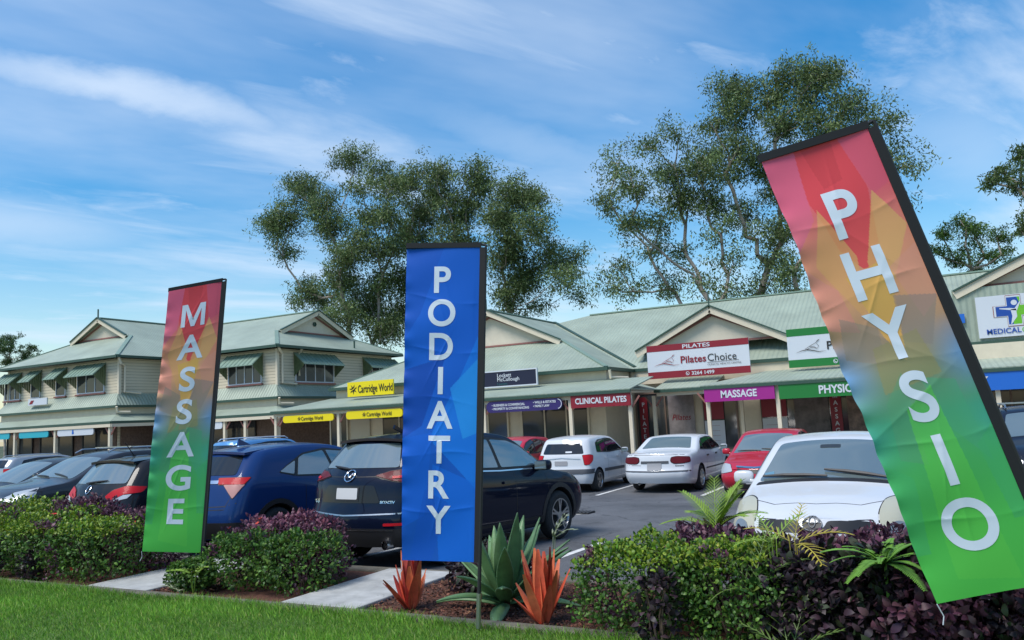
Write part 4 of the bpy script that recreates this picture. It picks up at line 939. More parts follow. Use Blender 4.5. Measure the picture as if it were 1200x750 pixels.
# --- blue crossover coupe
HRV = spec(SUV, L=4.3, W=1.77, H=1.60, R=.335, ax=(.82, 3.43), zb=.22, spokes=5, twin=False, sw=.06,
    yr=[(.2, .12), (.36, .04), (.5, 0), (.66, .02), (.80, .07), (1.05, .16), (1.15, .24), (1.45, .5), (1.55, .62)],
    sil=[(.5, 1.46), (.7, 1.53), (1.2, 1.59), (1.7, 1.605), (2.15, 1.585), (2.5, 1.51), (2.9, 1.27), (3.22, 1.08), (3.4, 1.04), (3.75, .99), (4.0, .92), (4.18, .84)],
    belt=[(.1, 1.10), (.9, 1.10), (1.8, 1.02), (2.6, .96), (3.3, .92), (3.8, .87), (4.2, .76)], tum=.33)
c = Car(HRV, 'blue crossover with wide red and clear tail light, right of the leaning MASSAGE banner', BLUEP, (-9.55, 8.0), math.radians(-3))
cladding(c)
c.sideglass([(.86, 1.16), (1.02, 1.25), (1.4, 1.43), (1.9, 1.495), (2.3, 1.46), (2.6, 1.35), (2.95, 1.10), (2.98, 1.05), (2.0, 1.06), (1.2, 1.09)], [(1.16, 1.32), (2.05, 1.88)])
c.decal('rear_window', 'rear', [(-.60, 1.16), (.60, 1.16), (.50, 1.42), (-.50, 1.42)], PGLASS, .006, .05)
c.spoiler(.55, 1.50, .56, BLUEP)
c.lens('tail_light', .45, .30, [(0, 1.035), (.8, 1.03), (1, 1.12), (0, 1.12)], REDLENS); c.lens('tail_light', .55, .20, [(0, 1.03), (1, 1.03), (.85, .99), (.45, .84)], mat('pink_lens', (.40, .20, .18), .35, .1, coat=.1), .010)
c.plate('rear', 0, .78); c.decal('rear_bumper_trim', 'rear', [(-.80, .30), (.80, .30), (.84, .52), (-.84, .52)], BLACK, .008, .05)
sidelines(c, (1.35, 2.35), .42, 1.05); handles(c, (2.15,), .93, BLUEP); c.mirror(2.9, 1.08, BLUEP)
c.line('rear', [(-.84, .80), (-.60, .74), (0, .72), (.60, .74), (.84, .80)], .012)
c.line('rear', [(-.66, 1.13), (-.70, .95), (-.62, .72)], .010); c.line('rear', [(.66, 1.13), (.70, .95), (.62, .72)], .010); c.decal('bright_strip', 'rear', [(-.40, 1.09), (.40, 1.09), (.40, 1.045), (-.40, 1.045)], CHROME, .010, .01)
c.line('R', [(1.35, .82), (1.7, .80), (2.4, .86)], .012, BLUEP, 'crease'); c.line('rear', [(-.7, .70), (0, .68), (.7, .70)], .01)
c.decal('windscreen', 'top', [(-.62, 2.55), (.62, 2.55), (.72, 3.18), (-.72, 3.18)], GLASS2, .006, .06)
MB().add([(-.02, 1.02, 1.585), (.02, 1.02, 1.585), (.02, .78, 1.57), (-.02, .78, 1.57), (-.012, .80, 1.68), (.012, .80, 1.68)], [(0, 1, 2, 3), (0, 4, 5, 1), (3, 2, 5, 4), (0, 3, 4), (1, 5, 2)]).build('roof_antenna', BLUEP, c.root)

# --- black hatchback
PEU = spec(HATCH, W=1.80, H=1.48, L=4.25, ax=(.74, 3.35), yf=[(.15, 4.1), (.35, 4.22), (.5, 4.25), (.66, 4.19), (.78, 4.07), (.86, 3.95)],
    sil=[(.46, 1.40), (.7, 1.45), (1.1, 1.475), (1.6, 1.485), (2.1, 1.45), (2.45, 1.36), (2.85, 1.14), (3.2, .99), (3.4, .95), (3.7, .89), (3.98, .79), (4.1, .72)])
c = Car(PEU, 'black hatchback with curved red tail lights, left of the leaning MASSAGE banner', BLACKP, (-11.85, 7.95), math.radians(-2))
c.sideglass([(.80, 1.05), (1.0, 1.22), (1.4, 1.36), (1.9, 1.40), (2.3, 1.35), (2.65, 1.15), (2.8, 1.02), (1.8, 1.0)], [(1.15, 1.3), (1.95, 1.8)])
c.decal('rear_window', 'rear', [(-.64, 1.06), (.64, 1.06), (.55, 1.36), (-.55, 1.36)], GLASS2, .006, .06)
c.spoiler(.50, 1.42, .56, BLACKP)
c.lens('tail_light', .34, .40, [(0, .87), (.2, .96), (.55, 1.02), (1, 1.0), (.9, .92), (.5, .90), (.15, .80)], REDLENS, .014, .03); c.lens('reverse_light', .38, .16, [(.1, .82), (.5, .885), (.95, .90), (.8, .84), (.3, .80)], CLEARLENS, .010, .015)
wiper(c, 'rear', (-.2, 1.06), (.28, 1.10), .025); c.plate('rear', 0, .70); sidelines(c, (1.28, 2.3), .35, 1.0); c.mirror(2.65, 1.02, BLACKP)
c.ring('rear', -.05, .97, .05, .06); c.decal('windscreen', 'top', [(-.6, 2.5), (.6, 2.5), (.7, 3.1), (-.7, 3.1)], GLASS2, .006, .06)
c.decal('rear_bumper_trim', 'rear', [(-.7, .26), (.7, .26), (.7, .42), (-.7, .42)], BLACK, .008, .05)
MB().tube([(0, .78, 1.47), (0, .60, 1.70)], [.010, .005], 6).build('roof_antenna', BLACK, c.root)

# --- cars whose noses point at the camera
def front_car(S, label, col, loc, rz, z, ws, hl, grille=None, emb=None, lens=CLEARLENS, bl=None, **k):
    c = Car(S, label, col, loc, rz, z=z, **k)
    c.decal('windscreen', 'top', ws, GLASS2, .006, .07)
    hc = (sum(p[0] for p in hl)/len(hl), sum(p[1] for p in hl)/len(hl))
    for sx in (-1, 1): h_ = c.decal('headlight', 'front', [(sx*p[0], p[1]) for p in hl], lens, .010, .04); c.decal('lamp_gap', 'front', [(sx*(hc[0]+(p[0]-hc[0])*1.07), hc[1]+(p[1]-hc[1])*1.07) for p in hl], INK, .003, .04, h_)
    if grille: c.decal('grille', 'front', grille, BLACK, .006, .03)
    c.line('top', bl or [(-.66, S['L']-.42), (-.3, S['L']-.30), (0, S['L']-.27), (.3, S['L']-.30), (.66, S['L']-.42)], .009)
    return c
FH = spec(HATCH, sil=[(.42, 1.385), (.6, 1.435), (1.1, 1.472), (1.5, 1.48), (1.85, 1.455), (2.15, 1.39), (2.7, 1.12), (3.02, .975), (3.2, .935), (3.55, .865), (3.85, .76), (3.97, .70)])
c = front_car(FH, 'white hatchback facing the hedge with hazy headlights and a three-oval badge', WHITEP, (-1.16, 12.15), math.radians(180), 0,
    [(-.56, 2.12), (.56, 2.12), (.70, 2.98), (-.70, 2.98)], [(.555, .74), (.60, .83), (.70, .85), (.81, .79), (.85, .62), (.74, .53), (.57, .56)],
    [(-.52, .68), (-.52, .575), (.52, .575), (.52, .68), (.13, .68), (.10, .62), (-.10, .62), (-.13, .68)], lens=YELLENS, bl=[(-.62, 3.62), (-.4, 3.80), (-.18, 3.80), (0, 3.835), (.18, 3.80), (.4, 3.80), (.62, 3.62)])
for sx in (-1, 1): c.decal('headlight_bulb', 'front', chaikin([(sx*.70+.075*math.cos(a), .60+.06*math.sin(a)) for a in np.linspace(0, 6.28, 9)[:-1]], 1), mat('lamp_bowl', (.22, .24, .25), .25, .3, coat=1), .016, 0)
c.decal('emblem_field', 'front', [(.09*math.cos(a), .65+.062*math.sin(a)) for a in np.linspace(0, 6.28, 17)[:-1]], BLACK, .006, 0)
b = c.ring('front', 0, .65, .085, .058, mb=MB(), t=.005); c.ring('front', 0, .665, .028, .043, mb=b, t=.0042); c.ring('front', 0, .678, .062, .022, mb=b, t=.0042); b.build('emblem', mat('badge_metal', (.20, .21, .22), .55, .2), c.root)
wiper(c, 'top', (-.62, 2.96), (.02, 2.84), .03, .022); wiper(c, 'top', (-.02, 2.99), (.66, 2.90), .03, .022)
c.decal('rego_sticker', 'top', [(.56, 2.78), (.66, 2.80), (.64, 2.88), (.55, 2.86)], mat('sticker', (.10, .22, .30), .5), .010, .01); c.decal('interior_mirror', 'top', [(-.11, 2.26), (.11, 2.26), (.11, 2.34), (-.11, 2.34)], mat('mirror_dark', (.03, .035, .036), .3), .009, .02)  # interior mirror: a dark patch laid on the windscreen
c.decal('cowl', 'top', [(-.70, 2.985), (.70, 2.985), (.72, 3.06), (-.72, 3.06)], BLACK, .004, .02)
c.sideglass([(.75, 1.03), (.95, 1.30), (1.5, 1.39), (1.9, 1.38), (2.2, 1.30), (2.72, .98), (1.7, .96)], [(1.1, 1.25), (1.85, 1.75)])
c.mirror(2.66, 1.0, WHITEP, (.115, .06, .075)); c.plate('front', 0, .36); sidelines(c, (1.2, 2.1), .3, .95)
c.decal('lower_grille', 'front', [(-.5, .24), (.5, .24), (.45, .46), (-.45, .46)], BLACK, .006, .04)

XO = spec(SUV, H=1.60, L=4.35, sil=[(.44, 1.52), (.62, 1.56), (1.1, 1.60), (1.7, 1.605), (2.15, 1.57), (2.5, 1.48), (2.95, 1.22), (3.25, 1.07), (3.45, 1.03), (3.8, .97), (4.08, .89), (4.25, .80)], twin=False, sw=.06)
c = front_car(XO, 'dark grey crossover with silver roof rails facing left, behind the left hedge', GREYP, (-15.7, 13.0), math.radians(178), 0,
    [(-.62, 2.50), (.62, 2.50), (.74, 3.22), (-.74, 3.22)], [(.46, .74), (.60, .86), (.86, .88), (.88, .76), (.70, .70)], [(-.4, .80), (-.4, .66), (.4, .66), (.4, .80)])
c.sideglass([(.78, 1.15), (1.0, 1.38), (1.6, 1.49), (2.1, 1.47), (2.5, 1.35), (2.95, 1.06), (1.8, 1.08)], [(1.15, 1.3), (2.0, 1.88)])
c.rails(.55, 2.35, .58, 1.60, STEEL, bars=(.95, 1.85)); c.mirror(2.9, 1.10, GREYP); wiper(c, 'top', (-.6, 3.2), (0, 3.1), .02); wiper(c, 'top', (0, 3.22), (.6, 3.12), .02); cladding(c)
sidelines(c, (1.2, 2.2), .4, 1.05); c.plate('front', 0, .5)
c.lens('headlight', .50, .42, [(0, .76), (.2, .86), (.6, .90), (1, .93), (.85, .82), (.4, .74), (.1, .71)], CLEARLENS, .012, .02, True)
c = front_car(FH, 'black hatchback mostly hidden beyond the dark grey crossover', BLACKP, (-18.0, 13.0), math.radians(180), 0,
    [(-.56, 2.12), (.56, 2.12), (.70, 2.98), (-.70, 2.98)], [(.5, .60), (.60, .76), (.80, .74), (.82, .60)], [(-.4, .6), (-.4, .5), (.4, .5), (.4, .6)])
c.mirror(2.66, 1.0, BLACKP); c.sideglass([(.75, 1.03), (.95, 1.30), (1.5, 1.39), (1.9, 1.38), (2.2, 1.30), (2.72, .98), (1.7, .96)], [(1.1, 1.25), (1.85, 1.75)])
RH = spec(FH, L=4.2, W=1.72)
def red(label, loc, rz, S=FH):
    c = front_car(S, label, REDP, loc, rz, Z_FAR, [(-.56, 2.14), (.56, 2.14), (.70, 2.98), (-.70, 2.98)], [(.50, .62), (.58, .76), (.76, .78), (.82, .68), (.80, .56)], [(-.40, .70), (-.36, .58), (.36, .58), (.40, .70)])
    c.line('front', [(-.42, .72), (0, .70), (.42, .72)], .03, CHROME, 'grille_chrome', .012, c.root); c.mirror(2.66, 1.0, REDP, (.10, .06, .07)); c.plate('front', 0, .42)
    c.sideglass([(.75, 1.03), (.95, 1.30), (1.5, 1.39), (1.9, 1.38), (2.2, 1.30), (2.72, .98), (1.7, .96)], [(1.1, 1.25), (1.85, 1.75)], PGLASS); wiper(c, 'top', (-.5, 2.96), (.05, 2.88), .02); wiper(c, 'top', (.05, 2.97), (.6, 2.9), .02)
    c.decal('lower_grille', 'front', [(-.5, .24), (.5, .24), (.45, .40), (-.45, .40)], BLACK, .006, .04)
red('red hatchback facing the camera, just left of the white hatchback at the hedge', (-3.75, 22.3), math.radians(180))
red('red hatchback half hidden between the navy SUV and the small white hatchback', (-11.75, 23.6), math.radians(180))

# --- small white hatchback and white sedan with their tails to the camera
GZ = spec(HATCH, L=3.82, W=1.66, H=1.49, R=.295, ax=(.62, 3.07), spokes=5, sw=.075,
    yr=[(.15, .08), (.3, .02), (.45, 0), (.58, .0), (.66, .05), (.92, .07), (1.0, .10), (1.36, .25), (1.45, .33)], yf=[(.15, 3.68), (.35, 3.8), (.5, 3.82), (.66, 3.76), (.78, 3.66), (.9, 3.55)],
    sil=[(.27, 1.40), (.5, 1.46), (1.0, 1.49), (1.5, 1.49), (1.95, 1.45), (2.2, 1.37), (2.6, 1.13), (2.88, .99), (3.05, .95), (3.35, .88), (3.6, .78), (3.7, .70)],
    belt=[(.05, .98), (1, .96), (2, .93), (2.9, .87), (3.3, .80), (3.7, .62)], tum=.24, rr=.2, bulge_r=.07)
c = Car(GZ, 'small white hatchback with dark rear window, left of the white sedan', WHITEP, (-9.05, 19.55), 0, z=Z_FAR)
c.sideglass([(.62, 1.03), (.68, 1.28), (.9, 1.36), (1.5, 1.385), (1.85, 1.36), (2.12, 1.26), (2.55, 1.0), (1.5, .985)], [(1.33, 1.3)], PGLASS)
c.decal('rear_window', 'rear', [(-.60, 1.02), (.60, 1.02), (.51, 1.29), (-.51, 1.29)], PGLASS, .006, .05)
c.lens('tail_light', .58, .30, [(0, .98), (.6, .99), (1, .96), (.85, .84), (.5, .74), (.08, .73)], REDLENS, .014, .03)
c.decal('bumper_trim', 'rear', [(-.78, .62), (.78, .62), (.80, .50), (-.80, .50)], mat('grey_plastic', (.06, .065, .075), .6), .012, .02)
for sd in ('R', 'L'): c.decal('bumper_trim', sd, [(.05, .62), (.34, .62), (.28, .50), (.05, .50)], mat('grey_plastic', ()), .012, .02); c.decal('side_trim', sd, [(1.0, .50), (2.5, .48), (2.5, .56), (1.0, .58)], mat('grey_plastic', ()), .014, .01)
c.plate('rear', -.02, .78, PLATEG); sidelines(c, (1.28, 2.28), .32, .98); handles(c, (1.12, 2.05), .86, WHITEP); c.mirror(2.45, 1.0, WHITEP, (.10, .06, .07))
c.line('rear', [(-.52, .88), (0, .92), (.52, .88)], .02, SILVERP, 'tailgate_grip', .01); c.decal('rear_sticker', 'rear', [(.1, 1.05), (.28, 1.05), (.28, 1.09), (.1, 1.09)], SIGNW, .010, .01)
c.decal('windscreen', 'top', [(-.56, 2.2), (.56, 2.2), (.66, 2.85), (-.66, 2.85)], GLASS2, .006, .06)
SD = spec(HATCH, L=4.88, W=1.84, H=1.40, R=.315, ax=(1.05, 3.80), spokes=7, sw=.05,
    yr=[(.15, .14), (.3, .06), (.42, .0), (.54, .0), (.62, .06), (.9, .10), (.98, .14), (1.02, .18)], yf=[(.15, 4.72), (.35, 4.85), (.5, 4.88), (.66, 4.80), (.78, 4.66)],
    sil=[(.18, .985), (.45, 1.01), (.85, 1.03), (1.0, 1.07), (1.55, 1.33), (1.8, 1.385), (2.2, 1.40), (2.7, 1.385), (3.0, 1.33), (3.5, 1.05), (3.72, .96), (4.0, .915), (4.4, .83), (4.65, .72), (4.75, .66)],
    belt=[(.05, .90), (1, .93), (2, .91), (3.4, .87), (4.2, .78), (4.7, .6)], tum=.34, rr=.30, bulge_r=.10, crown=.045)
c = Car(SD, 'white sedan with wide dark red tail lights in the middle of the shop-side row', WHITEP, (-6.47, 19.5), 0, z=Z_FAR)
c.sideglass([(1.25, 1.01), (1.5, 1.20), (1.75, 1.29), (2.3, 1.315), (2.75, 1.29), (3.0, 1.20), (3.35, .97), (2.3, .955)], [(1.55, 1.62), (2.38, 2.3)], PGLASS)
c.decal('rear_window', 'top', [(-.66, 1.02), (.66, 1.02), (.54, 1.62), (-.54, 1.62)], mat('pale_rear_glass', (.10, .13, .12), .05, spec=1, ior=1.8), .006, .06)
c.decal('windscreen', 'top', [(-.54, 2.98), (.54, 2.98), (.70, 3.55), (-.70, 3.55)], GLASS2, .006, .06)
c.lens('tail_light', .36, .22, [(0, .79), (.06, .88), (.35, .905), (1, .88), (1, .77), (.5, .735), (.15, .73)], DREDLENS, .014, .04)
c.decal('garnish', 'rear', [(-.36, .80), (.36, .80), (.36, .735), (-.36, .735)], mat('grey_plastic', ()), .010, .01)
c.plate('rear', 0, .66, PLATEG, .37, .17); c.line('rear', [(-.86, .55), (0, .54), (.86, .55)], .03, mat('grey_plastic', ()), 'bumper_strip', .010, c.root)
for sd in ('R', 'L'): c.line(sd, [(1.5, .52), (2.6, .51), (3.4, .51)], .035, mat('grey_plastic', ()), 'side_trim', .010, c.root)
c.line('rear', [(-.80, .94), (0, .95), (.80, .94)], .010); c.line('rear', [(-.86, .70), (-.36, .69)], .010)
sidelines(c, (1.62, 2.42, 3.3), .34, .96); handles(c, (1.72, 2.62), .84, INK); c.mirror(3.25, .98, WHITEP, (.10, .06, .07)); MB().lathe([(.03, -.06), (.035, -.06), (.035, .15)], (-.45, .1, .24), 'y', 12).build('exhaust_pipe', STEEL, c.root)
badge(c, 'Executive', 'rear', .62, .68, .035, .2, INK)

# --- silver wagon, light blue 4x4, dark 4x4
WG = spec(SUV, H=1.50, L=4.6, W=1.78, R=.32, ax=(.9, 3.6), sil=[(.44, 1.40), (.62, 1.45), (1.1, 1.49), (1.9, 1.50), (2.5, 1.47), (2.85, 1.39), (3.3, 1.12), (3.6, .98), (3.8, .94), (4.1, .87), (4.35, .78), (4.45, .72)], twin=False, sw=.06,
    yf=[(.2, 4.42), (.4, 4.56), (.6, 4.6), (.75, 4.5), (.9, 4.4)], belt=[(.1, .98), (.9, .98), (2.6, .94), (3.5, .88), (4.0, .80), (4.5, .65)])
c = Car(WG, 'silver wagon with dark windows at the far left edge, parked by the two-storey building', SILVERP, (-34.9, 19.3), math.radians(-3), z=Z_FAR)
c.sideglass([(.62, 1.03), (.80, 1.30), (1.4, 1.385), (2.3, 1.385), (2.75, 1.30), (3.25, 1.0), (2.0, 1.0)], [(1.25, 1.3), (2.2, 2.12)], PGLASS)
c.decal('rear_window', 'rear', [(-.62, 1.02), (.62, 1.02), (.52, 1.34), (-.52, 1.34)], PGLASS, .006, .05)
c.lens('tail_light', .60, .28, [(0, .98), (1, .98), (.9, .80), (.5, .72), (.05, .72)], REDLENS, .014, .03)
c.decal('rear_bumper_trim', 'rear', [(-.8, .3), (.8, .3), (.84, .56), (-.84, .56)], BLACK, .01, .04); c.plate('rear', 0, .8); c.rails(.6, 2.5, .54, 1.48, SILVERP); c.mirror(3.1, 1.02, SILVERP)
FW = spec(SUV, H=1.80, L=4.6, W=1.85, R=.38, ax=(.9, 3.65), zb=.3, yf=[(.2, 4.42), (.4, 4.56), (.6, 4.6), (.8, 4.54), (.95, 4.44), (1.1, 4.32)],
    yr=[(.2, .10), (.36, .03), (.5, 0), (.66, 0), (.78, .05), (1.1, .06), (1.25, .10), (1.6, .24), (1.72, .3)],
    sil=[(.24, 1.70), (.45, 1.76), (1.1, 1.80), (1.9, 1.80), (2.4, 1.77), (2.7, 1.70), (3.15, 1.38), (3.4, 1.22), (3.6, 1.18), (4.0, 1.12), (4.3, 1.04), (4.45, .94)],
    belt=[(.1, 1.18), (.9, 1.18), (2.6, 1.12), (3.5, 1.06), (4.0, 1.0), (4.5, .86)], tum=.24, twin=False, sw=.06)
c = Car(FW, 'light blue wagon of which only roof and rails show beyond the blue crossover', LBLUEP, (-20.9, 18.6), 0, z=Z_FAR)
c.sideglass([(.5, 1.24), (.62, 1.60), (1.4, 1.68), (2.3, 1.68), (2.65, 1.58), (3.1, 1.22), (2.0, 1.20)], [(1.25, 1.3), (2.2, 2.12)], PGLASS); c.rails(.5, 2.5, .60, 1.80, SIGNW); c.mirror(3.0, 1.25, LBLUEP)
c.decal('rear_window', 'rear', [(-.64, 1.25), (.64, 1.25), (.56, 1.62), (-.56, 1.62)], PGLASS, .006, .05)
for sx in (-1, 1): c.decal('tail_light', 'rear', [(sx*.70, 1.2), (sx*.88, 1.2), (sx*.88, .9), (sx*.74, .9)], REDLENS, .014, .03)
c = Car(FW, 'dark four-wheel drive with silver roof rails at the right edge, under the blue sign', DBLUEP, (1.75, 21.3), math.radians(180), z=Z_FAR)
c.decal('windscreen', 'top', [(-.62, 2.7), (.62, 2.7), (.74, 3.36), (-.74, 3.36)], GLASS2, .006, .06); c.rails(.5, 2.5, .60, 1.80, STEEL, bars=(.9, 1.9)); c.mirror(3.05, 1.22, WHITEP, (.16, .08, .10))
c.sideglass([(.5, 1.24), (.62, 1.60), (1.4, 1.68), (2.3, 1.68), (2.65, 1.58), (3.1, 1.22), (2.0, 1.20)], [(1.25, 1.3), (2.2, 2.12)], PGLASS)
for sx in (-1, 1): c.decal('headlight', 'front', [(sx*.55, .86), (sx*.86, .90), (sx*.86, .74), (sx*.58, .74)], CLEARLENS, .014, .03)
c.decal('grille', 'front', [(-.5, .88), (.5, .88), (.46, .70), (-.46, .70)], CHROME, .01, .03)

# ------------------------------------------------------------------ banner flags
def banner_material():
    m = attr_mat('banner_cloth', .55, .22, .3)
    return m
CLOTH = banner_material(); LETTER = mat('banner_letter', (.66, .71, .80), .55)
def in_poly(x, y, P):
    c = np.zeros(x.shape, bool); n = len(P)
    for i in range(n):
        (x0, y0), (x1, y1) = P[i], P[i-1]
        k = ((y0 > y) != (y1 > y)) & (x < (x1-x0)*(y-y0)/(y1-y0+1e-9)+x0); c ^= k
    return c
L3 = lambda *c: np.array(lin(*c)[:3])
def rainbow(u, v):
    kv = [0, .12, .25, .36, .46, .54, .62, .72, .85, 1]
    kc = np.array([L3(196, 48, 70), L3(205, 62, 75), L3(206, 120, 80), L3(196, 136, 82), L3(140, 122, 92), L3(96, 124, 88), L3(40, 140, 88), L3(38, 158, 66), L3(44, 172, 46), L3(50, 178, 34)])
    c = np.stack([np.interp(v, kv, kc[:, i]) for i in range(3)], -1)
    side = np.clip((np.abs(u-.5)-.22)/.28, 0, 1)
    for (a, b, colr, k) in ((.42, .60, L3(66, 138, 192), .8), (.56, .74, L3(20, 150, 130), .7)):
        wv = np.clip(1-np.abs(v-(a+b)/2)/((b-a)/2), 0, 1)*side*k; c = c*(1-wv[..., None])+colr*wv[..., None]
    F = [([(.0, .0), (.30, .0), (.22, .16), (.0, .22)], L3(214, 70, 110), .6), ([(.70, .0), (1, 0), (1, .12), (.8, .14)], L3(190, 55, 85), .6), ([(.30, 0), (.70, 0), (.78, .12), (.66, .27), (.50, .30), (.34, .24), (.24, .12)], L3(206, 22, 34), .9),
         ([(.36, .0), (.64, .0), (.6, .09), (.42, .1)], L3(170, 12, 26), .5), ([(.28, .14), (.46, .26), (.34, .40), (.10, .26)], L3(222, 142, 60), .7), ([(.80, .13), (.98, .22), (.60, .36), (.52, .28)], L3(226, 150, 62), .7),
         ([(.30, .30), (.68, .28), (.60, .42), (.52, .50), (.42, .44)], L3(216, 150, 30), .85), ([(0, .26), (.2, .32), (.25, .42), (0, .40)], L3(200, 118, 100), .6), ([(.68, .30), (1, .26), (1, .38), (.8, .42)], L3(196, 128, 100), .55),
         ([(.62, .36), (.98, .38), (.78, .48), (.56, .46)], L3(120, 112, 100), .6), ([(.12, .38), (.40, .42), (.36, .5), (.06, .47)], L3(128, 116, 96), .6), ([(.3, .46), (.7, .44), (.76, .54), (.24, .56)], L3(130, 124, 62), .55),
         ([(.22, .58), (.44, .52), (.36, .72), (.16, .70)], L3(60, 140, 90), .5), ([(.56, .54), (.84, .56), (.88, .74), (.66, .66)], L3(40, 148, 96), .5), ([(.36, .60), (.62, .56), (.74, .98), (.24, .96)], L3(66, 184, 34), .6), ([(.0, .7), (.2, .74), (.12, .9), (0, .9)], L3(30, 160, 78), .6), ([(.8, .7), (1, .66), (1, .86), (.86, .86)], L3(28, 158, 80), .6)]
    for P, colr, k in F:
        i = in_poly(u, v, P); c[i] = c[i]*(1-k)+colr*k
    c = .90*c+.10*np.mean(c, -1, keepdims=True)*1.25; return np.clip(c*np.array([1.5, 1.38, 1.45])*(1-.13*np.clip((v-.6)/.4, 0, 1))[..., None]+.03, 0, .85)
def blue(u, v):
    c = np.broadcast_to(L3(20, 92, 190), u.shape+(3,)).copy()*(1+.12*np.sin(v*5)[..., None])
    for P, colr, k in (([(1, .28), (1, .78), (.35, .62), (.72, .44)], L3(24, 122, 222), .8), ([(.62, .46), (1, .36), (1, .60), (.80, .62)], L3(44, 152, 236), .7), ([(0, .40), (.55, .36), (.25, .58), (0, .62)], L3(14, 66, 158), .7),
                       ([(0, .62), (.4, .6), (.3, .86), (0, .9)], L3(18, 100, 208), .6), ([(.4, .7), (1, .76), (1, 1), (.5, 1)], L3(16, 108, 214), .7), ([(0, 0), (.5, 0), (.2, .22), (0, .3)], L3(16, 80, 176), .6), ([(.3, .78), (.62, .82), (.4, 1), (.1, 1)], L3(14, 84, 184), .6)):
        i = in_poly(u, v, P); c[i] = c[i]*(1-k)+colr*k
    return np.clip(c*1.12, 0, .85)
def banner(label, base_px, top_px, corners, Y0, words, v0, dv, lh, colfn, zb=.085, ripple=.3, seed=1, turn=0.0, lw=1.0, u_c=.46):
    """the sail hangs in one upright plane through the foot of its pole, turned a little about the pole"""
    r_ = np.random.default_rng(seed)
    P0 = on_y(*base_px, Y0) if Y0 else on_z(*base_px, zb)
    P0[2] = zb
    h = np.array([-math.sin(YAW+turn), math.cos(YAW+turn), 0]); hn = -h
    def pl(p): d = ray(*p); t = np.dot(P0-CAMP, h)/np.dot(d, h); return CAMP+d*t
    TL, TR, BL, BR = [pl(c) for c in corners]; PT = pl(top_px)
    root = thing('banner_flag', label, 'flag', P0, group='tall advertising banners along the garden bed'); off = P0
    nu, nv = 150, 440
    ph = r_.uniform(0, 6.28, 12)
    folds = [.17, .335, .50, .67, .84]
    def disp(u, v):
        d = .010*np.sin(2*v*6.28+ph[0])*(1-u)*1.5+.008*np.sin(5*v*6.28+ph[1]+3*u)*(1-u)
        for k, f in enumerate(folds):
            x = (v-f-.012*np.sin(4*u+ph[k])-.02*(u-.5)*np.sin(ph[k+3])); d = d+.0048*np.exp(-np.abs(x)/.007)*(.6+.4*np.sin(9*u+ph[k]))
        for k in range(7):                                   # slanting creases
            a, b = math.cos(ph[k]), 2.2*math.sin(ph[k]+1); x = (u-.5)*a+(v-.1-.12*k)*b; d = d+.0042*np.exp(-np.abs(x)/.014)*np.exp(-((v-.12-.12*k)/.07)**2)
        d = d+ripple*.02*np.sin(v*6.28*16+ph[5])*np.exp(-u/.07)*np.clip(np.sin(v*3.14), 0, 1)
        d = d+.012*np.sin(u*3.14)*np.sin(v*3.14*1.5+ph[7])
        return d*np.clip((1-u)/.09, 0, 1)
    TLu, BLu = TL, BL
    def S(u, v, lift=0):
        u = np.asarray(u, float); v = np.asarray(v, float)
        Lf = TLu*(1-v[..., None])+BLu*v[..., None]; Rt = TR*(1-v[..., None])+BR*v[..., None]
        sag = .012*np.sin(v*3.14*2+1)
        return Lf*(1-u[..., None])+Rt*u[..., None]+hn*(disp(u, v)+lift)[..., None]+(Rt-Lf)*sag[..., None]*(1-u[..., None])*ripple
    U, V = np.meshgrid(np.linspace(0, 1, nu+1), np.linspace(0, 1, nv+1))
    X = S(U, V).reshape(-1, 3)-off; idx = np.arange((nu+1)*(nv+1)).reshape(nv+1, nu+1)
    f = np.stack([idx[:-1, :-1], idx[:-1, 1:], idx[1:, 1:], idx[1:, :-1]], -1).reshape(-1, 4)
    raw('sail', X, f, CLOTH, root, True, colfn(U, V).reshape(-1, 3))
    # black sleeve down the pole side and along the top, pole, arm and spike
    Wd = np.linalg.norm(TR-TL); H = np.linalg.norm(BR-TR); xr = (TR-TL)/Wd; dn = (BR-TR)/H
    sl = MB(); n = 40
    for a in range(n):
        t0, t1 = a/n, (a+1)/n
        p = [TR*(1-t)+BR*t for t in (t0, t1)]
        sl.add([p[0]-xr*.012+hn*.004, p[0]+xr*.036+hn*.012, p[1]+xr*.036+hn*.012, p[1]-xr*.012+hn*.004, p[0]-xr*.012-hn*.03, p[0]+xr*.036-hn*.03, p[1]+xr*.036-hn*.03, p[1]-xr*.012-hn*.03], [(0, 1, 2, 3), (7, 6, 5, 4), (1, 5, 6, 2), (0, 3, 7, 4)]+([(0, 4, 5, 1)] if a == 0 else [])+([(3, 2, 6, 7)] if a == n-1 else []))
    for a in range(12):
        t0, t1 = a/12, (a+1)/12; p = [TL*(1-t)+TR*t for t in (t0, t1)]; up = -dn*.044
        sl.add([p[0]+hn*.006, p[1]+hn*.006, p[1]+up+hn*.006, p[0]+up+hn*.006, p[0]-hn*.03, p[1]-hn*.03, p[1]+up-hn*.03, p[0]+up-hn*.03], [(0, 1, 2, 3), (7, 6, 5, 4), (3, 2, 6, 7), (0, 4, 5, 1)]+([(0, 3, 7, 4)] if a == 0 else [])+([(1, 5, 6, 2)] if a == 11 else []))
    sl.build('sleeve', BLKFAB, root, off)
    pd = (PT-P0)/np.linalg.norm(PT-P0)
    MB().tube([P0+pd*.25, P0+pd*.9, PT], [.016, .015, .010], 10).build('pole', BLACK, root, off)
    MB().tube([P0-pd*.25, P0+pd*.02, P0+pd*.03, P0+pd*.30], [.008, .008, .021, .021], 10).build('ground_spike', STEEL, root, off)
    MB().tube([PT-hn*.012, TR-hn*.012-dn*.028, TL-hn*.012-dn*.028], .011, 8).build('top_arm', BLACK, root, off)
